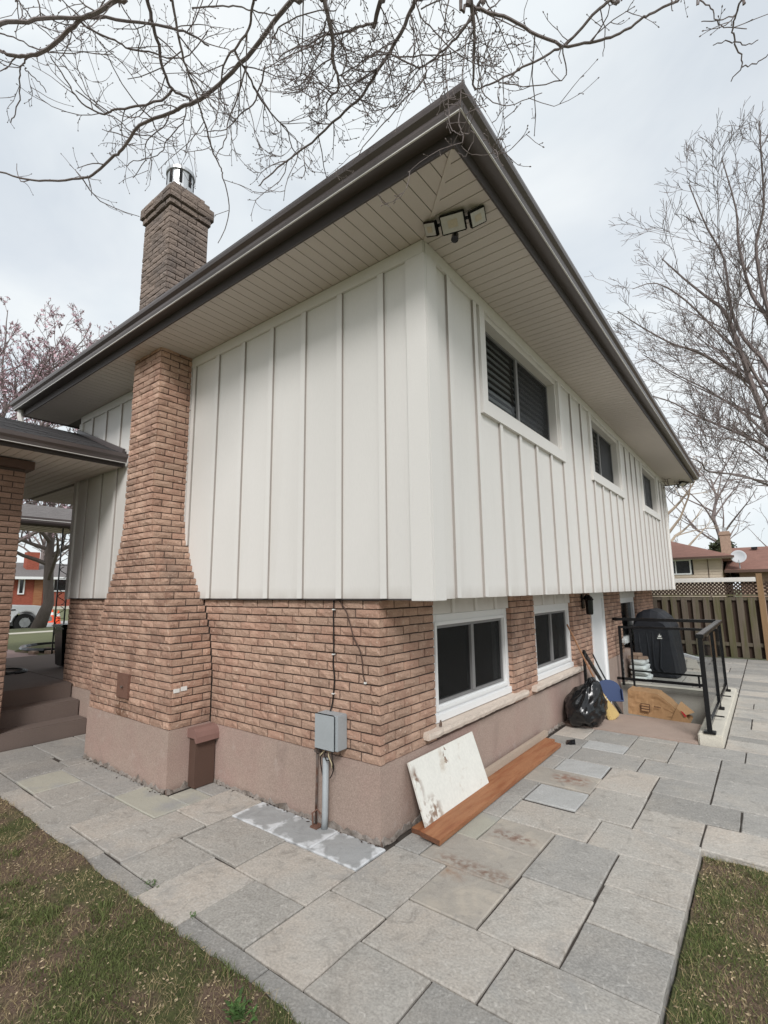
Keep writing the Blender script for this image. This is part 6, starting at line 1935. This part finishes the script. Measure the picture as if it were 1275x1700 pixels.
br = thing('broom', 'straw broom with wooden handle leaning on the wall by the bag', 'broom', (.50, 4.52, .014))
p0 = Vector((.505, 4.50, .03)); p1 = Vector((.028, 4.30, 1.262)); ax = (p1 - p0)
def along(t): return p0 + ax * t
m = MB(); m.tube([along(.24), along(.37)], .0125, 10); m.build('grip_sleeve', M_green, br)
m = MB(); m.tube([along(.365), along(1.0)], .0115, 10); m.build('handle', M_handle, br)
m = MB()
d = ax.normalized(); s_ = Vector((0.35, .93, 0)); s_ = (s_ - d * s_.dot(d)).normalized(); n_ = d.cross(s_)
prof = ((.262, .016, .016), (.24, .026, .024), (.20, .036, .028), (.165, .050, .030), (.12, .075, .034), (.06, .105, .038), (.0, .125, .040), (-.012, .120, .036))
V = []; NB = 40
for (t, a_, b_) in prof:
    for k in range(NB):
        an = 2 * PI * k / NB
        rr_ = 1 + (.06 if k % 2 else -.05) * (1 if t < .17 else .2)
        V.append(along(t) + s_ * a_ * math.cos(an) * rr_ + n_ * b_ * math.sin(an) * rr_)
F = []
for i in range(len(prof) - 1):
    for k in range(NB): F.append((i * NB + k, i * NB + (k + 1) % NB, (i + 1) * NB + (k + 1) % NB, (i + 1) * NB + k))
F.append(tuple(range(NB))[::-1]); F.append(tuple((len(prof) - 1) * NB + k for k in range(NB)))
m.add(V, F); zmin = min(v[2] for v in m.V)
m.V = [(v[0], v[1], v[2] + max(0, .0145 - v[2]) ) for v in m.V]
m.build('bristles', M_straw, br)
m = MB()
for t in (.205, .175): 
    pts = [along(t) + s_ * (.040 if t > .19 else .049) * math.cos(2 * PI * k / 20) + n_ * .031 * math.sin(2 * PI * k / 20) for k in range(21)]
    m.tube(pts, .0035, 5)
m.build('binding', M_white, br)

dp = thing('dustpan', 'navy blue long handled dustpan propped behind the broom', 'dustpan', (.42, 4.78, .014))
rot = rz(R(28)) @ Matrix.Rotation(R(-14), 3, 'X')
m = MB()
n = 14
prof = []
for k in range(n + 1):
    a = PI * k / n
    prof.append((.165 * math.cos(a), .17 + .125 * math.sin(a)))
poly = [(-.165, 0), ] + [(-p[0], p[1]) for p in prof] + [(.165, 0)]
m.extr([(p[0], p[1]) for p in poly], 1, -.008, .008)
for s__ in (-1, 1): m.box(s__ * .165 - .006, s__ * .165 + .006, -.07, .008, 0, .17)
m.box(-.165, .165, -.07, -.055, 0, .02)
place(m, (.40, 4.80, .17), rot)
m.build('pan', M_blue, dp, bevel=.003)
m = MB(); m.tube([Vector((.40, 4.80, .17)) + rot @ Vector((0, .01, .26)), (.27, 4.86, .62), (.19, 4.88, .80)], .011, 8); m.build('handle', M_black, dp)
m = MB(); m.tube([(.40, 4.80, .016), (.40, 4.80, .19)], .012, 8); m.build('stem', M_blue, dp)

hr_ = thing('handrail', 'black metal handrail post at the head of the basement stairs', 'handrail', (.14, 4.62, .012))
MB().box(.122, .158, 4.60, 4.636, .0125, .85).build('post', M_black, hr_)
m = MB(); m.bar((.14, 4.60, .865), (.14, 6.6, -.42), .05, .03, (1, 0, 0)); m.build('rail', M_black, hr_)
MB().box(.122, .158, 6.40, 6.436, -1.2, -.33).build('post', M_black, hr_)

# ------------------------------------------------------------------ paper sack lying on the stairs
kb = thing('paper_sack', 'brown kraft paper yard sack lying tipped over in the stair well', 'paper sack', (1.0, 5.0, 0))
rot = rz(R(1)) @ Matrix.Rotation(R(3), 3, 'Y')
V = []; F = []
LX, LY, LZ = .60, .36, .315
NXK, FK = 26, 9
V = []; F = []
def ringk():
    pts = [(-1, -1 + 2 * k / FK) for k in range(FK)]            # front face, bottom to top
    pts += [(-1 + 2 * k / FK, 1) for k in range(FK)]            # top
    pts += [(1, 1 - 2 * k / 5) for k in range(5)] + [(1 - 2 * k / 6, -1) for k in range(6)]
    return pts
RK = ringk(); NR = len(RK)
def ridge(p): return .5 - abs(noise.noise(p))
for i in range(NXK + 1):
    f_ = i / NXK
    for (y_, z_) in RK:
        q_ = max(0, (f_ - .60) / .40)
        x_ = -LX / 2 + LX * f_ + .14 * q_ * (1 if z_ < 0 else .35)
        zz_ = z_ * LZ / 2 - (q_ ** 1.2) * LZ * .36 * (z_ + 1)
        yy_ = y_ * LY / 2 * (1 - .12 * q_)
        nn = Vector((f_ * 3.2, y_ * 1.5, z_ * 1.5))
        cr_ = .012 * noise.noise(nn) + .016 * (ridge(nn * 1.9 + Vector((7, 0, 0))) - .25) + .007 * noise.noise(nn * 6)
        edge_ = 1 - .35 * max(abs(z_), 0) ** 6
        yy_ += (-1 if y_ < 0 else 1) * cr_ * edge_ if abs(y_) > .9 else 0
        zz_ += cr_ * .8 if z_ > .9 else 0
        V.append((x_ + cr_ * .3, yy_, zz_))
for i in range(NXK):
    for k in range(NR):
        k2 = (k + 1) % NR
        F.append((i * NR + k, i * NR + k2, (i + 1) * NR + k2, (i + 1) * NR + k))
F.append(tuple(range(NR)))
m = MB(); m.add(V, F); place(m, (.925, 5.02, .175), rot)
so = m.build('sack', M_paper, kb)
bm = bmesh.new(); bm.from_mesh(so.data); bmesh.ops.recalc_face_normals(bm, faces=bm.faces[:]); bm.to_mesh(so.data); bm.free()
fl_ = MB(); fl_.add([(.22, -.19, -.155), (.44, -.20, -.15), (.40, -.195, -.05), (.29, -.20, .02)], [(0, 1, 2, 3)])
fl_.add([(.29, -.20, .02), (.40, -.195, -.05), (.47, .1, -.06), (.31, .15, .05)], [(0, 1, 2, 3)])
place(fl_, (.925, 5.02, .175), rot); fl_.build('flap', M_paper, kb)
pq = MB()
for (a, b, c_, d_) in ((-.135, -.020, -.09, .015),):
    pq.add([(a, -.2145, c_), (b, -.2145, c_), (b, -.2145, d_), (a, -.2145, d_)], [(0, 1, 2, 3)])
place(pq, (.925, 5.02, .175), rot); pq.build('printed_square', M_paper_print, kb)
pq = MB()
for k in range(3): pq.add([(-.125, -.2155, -.082 + .034 * k), (-.03, -.2155, -.082 + .034 * k), (-.03, -.2155, -.062 + .034 * k), (-.125, -.2155, -.062 + .034 * k)], [(0, 1, 2, 3)])
place(pq, (.925, 5.02, .175), rot); pq.build('printed_lines', M_paper, kb)
pq = MB()
for k in range(5): pq.add([(.03 + .016 * k, -.2165, -.012), (.042 + .016 * k, -.2165, -.012), (.042 + .016 * k, -.2165, .004), (.03 + .016 * k, -.2165, .004)], [(0, 1, 2, 3)])
place(pq, (.925, 5.02, .175), rot); pq.build('printed_word', M_paper_print, kb)
rb_ = MB(); rb_.add([(.335, -.217, .0), (.365, -.217, -.01), (.41, -.217, -.06), (.385, -.217, -.075)], [(0, 1, 2, 3)])
place(rb_, (.925, 5.02, .175), rot); rb_.build('red_mark', M_paper_red, kb)

# ------------------------------------------------------------------ glass railing
gr = thing('glass_railing', 'black framed glass railing around the stair well', 'railing', (1.65, 5.5, .115))
XR = 1.655
for yp in (3.99, 5.40, 6.86):
    MB().box(XR - .025, XR + .025, yp - .025, yp + .025, .128, 1.17).build('post', M_black, gr, bevel=.004)
    MB().box(XR - .06, XR + .06, yp - .05, yp + .05, .116, .145).build('base_plate', M_black, gr, bevel=.006)
MB().box(XR - .04, XR + .04, 3.955, 7.05, 1.171, 1.222).build('top_rail', M_black, gr, bevel=.006)
MB().box(.01, XR - .041, 6.97, 7.05, 1.171, 1.222).build('top_rail', M_black, gr, bevel=.006)
for (a, b) in ((4.03, 5.36), (5.44, 6.82)):
    MB().box(XR - .005, XR + .005, a, b, .23, 1.12).build('glass_panel', M_glass_rail, gr)
    MB().box(XR - .02, XR + .02, a - .012, b + .012, .19, .229).build('bottom_rail', M_black, gr)
    MB().box(XR - .002, XR + .10, (a + b) / 2, (a + b) / 2 + .012, .16, .175).build('glass_clip', M_black, gr)
MB().box(.09, .13, 6.98, 7.04, .03, 1.06).build('post', M_black, gr, bevel=.003)
MB().box(.27, .30, 6.99, 7.03, .03, 1.05).build('post', M_black, gr, bevel=.003)
MB().box(.09, XR - .03, 6.985, 7.035, 1.035, 1.075).build('panel_top_rail', M_black, gr)
MB().box(.01, XR - .03, 6.98, 7.04, .125, .165).build('bottom_rail', M_black, gr)
MB().box(.14, XR - .03, 7.005, 7.015, .166, 1.034).build('glass_panel', M_glass_rail, gr)
MB().box(.131, XR - .03, 7.60, 7.63, .19, .22).build('bottom_rail', M_black, gr)
for xq in (.15, 1.2): MB().box(xq, xq + .03, 7.60, 7.63, .0, .19).build('stub_post', M_black, gr)

# ------------------------------------------------------------------ grill under its cover, sacks, blocks
gl = thing('covered_grill', 'barbecue grill under a black fabric cover by the wall', 'grill', (.36, 9.3, 0))
PF = [(.045, .02), (.035, .55), (.035, .92), (.05, 1.08), (.11, 1.22), (.22, 1.30), (.34, 1.31), (.46, 1.26), (.57, 1.14), (.645, .96), (.665, .70), (.69, .35), (.72, .02)]
PF = [(.04 + (px_ - .04) * 1.14, pz_) for px_, pz_ in PF]
V = []; F = []
ny_ = 16
for i in range(ny_ + 1):
    f_ = i / ny_
    y_ = 8.36 + 1.36 * f_
    e = 1 - .10 * max(0, abs(f_ - .5) * 2 - .72) / .28
    for (px_, pz_) in PF:
        zq = pz_
        if zq > .95: zq = .95 + (zq - .95) * (1 - .55 * max(0, abs(f_ - .5) * 2 - .70) / .30)
        nn = Vector((px_ * 5, y_ * 4.5, pz_ * 1.7))
        w_ = (.022 * noise.noise(nn) + .014 * noise.noise(nn * 2.3 + Vector((4, 0, 0)))) * (1.2 - .5 * min(1, zq))
        V.append((.42 + (px_ - .42) * e + max(w_, -.018), y_ + w_ * (.6 if 0 < i < ny_ else .0) - (.03 * math.sin(px_ * 31 + 1) * (1 - zq) if i == 0 and zq < 1 else 0), max(.01, zq + w_ * .35)))
NP = len(PF)
for i in range(ny_):
    for k in range(NP - 1):
        F.append((i * NP + k, (i + 1) * NP + k, (i + 1) * NP + k + 1, i * NP + k + 1))
# end faces filled by strips
def endcap(i):
    base = i * NP
    return [tuple(base + k for k in range(NP))]
F += endcap(0); F += [tuple(reversed(endcap(ny_)[0]))]
m = MB(); m.add(V, F)
go = m.build('cover', M_cover, gl, smooth=False)
bm = bmesh.new(); bm.from_mesh(go.data); bmesh.ops.triangulate(bm, faces=[f_ for f_ in bm.faces if len(f_.verts) > 4]); bmesh.ops.recalc_face_normals(bm, faces=bm.faces[:]); bm.to_mesh(go.data); bm.free()
m = MB()
for k in range(4):
    x_ = .17 + .13 * k; m.tube([(x_, 8.375, .95), (x_ + .03 * math.sin(k * 2), 8.35, .6), (x_ + .05 * math.cos(k), 8.345, .2), (x_ + .04, 8.36, .03)], [.008, .02, .03, .02], 6)
m.build('cover_fold', M_cover, gl, smooth=True)
lg = MB()
lg.add([(.52, 8.705, .79), (.58, 8.705, .79), (.575, 8.705, .83), (.555, 8.705, .80), (.55, 8.705, .86), (.535, 8.705, .805), (.525, 8.705, .825)], [(0, 1, 2, 3, 4, 5, 6)])
for k in range(5): lg.add([(.505 + .018 * k, 8.705, .755), (.518 + .018 * k, 8.705, .755), (.518 + .018 * k, 8.705, .775), (.505 + .018 * k, 8.705, .775)], [(0, 1, 2, 3)])
lg.V = [(v[0], v[1] - .392, v[2]) for v in lg.V]
lg.build('cover_logo', M_white, gl)
def pillow(x0, x1, y0, y1, z0, z1, seed):
    cx_, cy_, cz_ = (x0 + x1) / 2, (y0 + y1) / 2, (z0 + z1) / 2
    def fn(d):
        s_ = [math.copysign(abs(v) ** .45, v) for v in d]
        w_ = .10 * noise.noise(d * 2.5 + Vector((seed, 0, 0)))
        return Vector((cx_ + s_[0] * (x1 - x0) / 2 * (1 + w_), cy_ + s_[1] * (y1 - y0) / 2 * (1 + w_), cz_ + s_[2] * (z1 - z0) / 2 * (1 + w_ * .3)))
    return blob(None, 1, 28, 16, fn)
SB = ('white poly sack at the bottom of the stack behind the railing', 'white poly sack second from the bottom of the stack', 'white poly sack third in the stack behind the railing', 'white poly sack topmost, with two tan bricks on it')
for k in range(4):
    m = pillow(.06 + .02 * (k % 2), .40 - .015 * k, 7.68, 8.22, .003 + .098 * k, .10 + .098 * k, k * 3)
    single(m, 'poly_sack', M_saltbag, SB[k], 'sack', group='white sacks stacked by the wall', smooth=True)
for k, (bx, by, ba, zz_) in enumerate(((.14, 7.82, .1, .425), (.29, 7.84, .5, .425), (.20, 7.85, .25, .484))):
    m = MB(); m.obox((bx, by, zz_), (.19, .09, .057), rz(ba))
    single(m, 'loose_brick', M_tanbrick, ('tan brick on the top sack, nearest the wall', 'tan brick on the top sack, turned outward', 'tan brick laid across the two on the top sack')[k], 'brick', group='bricks on the white sacks', bevel=.005)
m = MB(); m.box(.0085, .10, 7.52, 7.66, .70, .80)
single(m, 'dryer_vent', M_vinyl, 'small white vent hood on the brick above the sacks', 'vent', bevel=.02)
m = MB(); m.add([(.74, 9.9, 0), (1.02, 9.9, 0), (.98, 10.15, 0), (.72, 10.15, 0), (.78, 9.95, .19), (.95, 9.95, .19), (.93, 10.1, .19), (.76, 10.1, .19)], [(0, 3, 2, 1), (4, 5, 6, 7), (0, 1, 5, 4), (1, 2, 6, 5), (2, 3, 7, 6), (3, 0, 4, 7)])
single(m, 'concrete_block', M_conc, 'tapered grey concrete block beside the covered grill', 'block', bevel=.01)
m = MB(); m.bar((.42, 11.2, .16), (1.05, 10.9, .05), .10, .06); 
m.V = [(v[0], v[1], v[2] + .02) for v in m.V]
single(m, 'gutter_length', M_dish, 'spare grey gutter length lying behind the grill', 'gutter', bevel=.004)
m = MB(); m.tube([(.028, .795, .632), (.032, .795, .655), (.03, .798, .68)], [.014, .012, .006], 8)
single(m, 'metal_stopper', M_ruststeel, 'small rusty metal cap on the near end of the stone sill', 'metal cap')
# blue-grey litter scrap by the plank end
m = MB(); m.add([(.33, 3.02, .004), (.42, 3.08, .006), (.38, 3.2, .03), (.30, 3.14, .02), (.36, 3.1, .035)], [(0, 1, 4), (1, 2, 4), (2, 3, 4), (3, 0, 4)])
single(m, 'plastic_scrap', M_black, 'black scrap of plastic on the slab past the plank end', 'scrap')
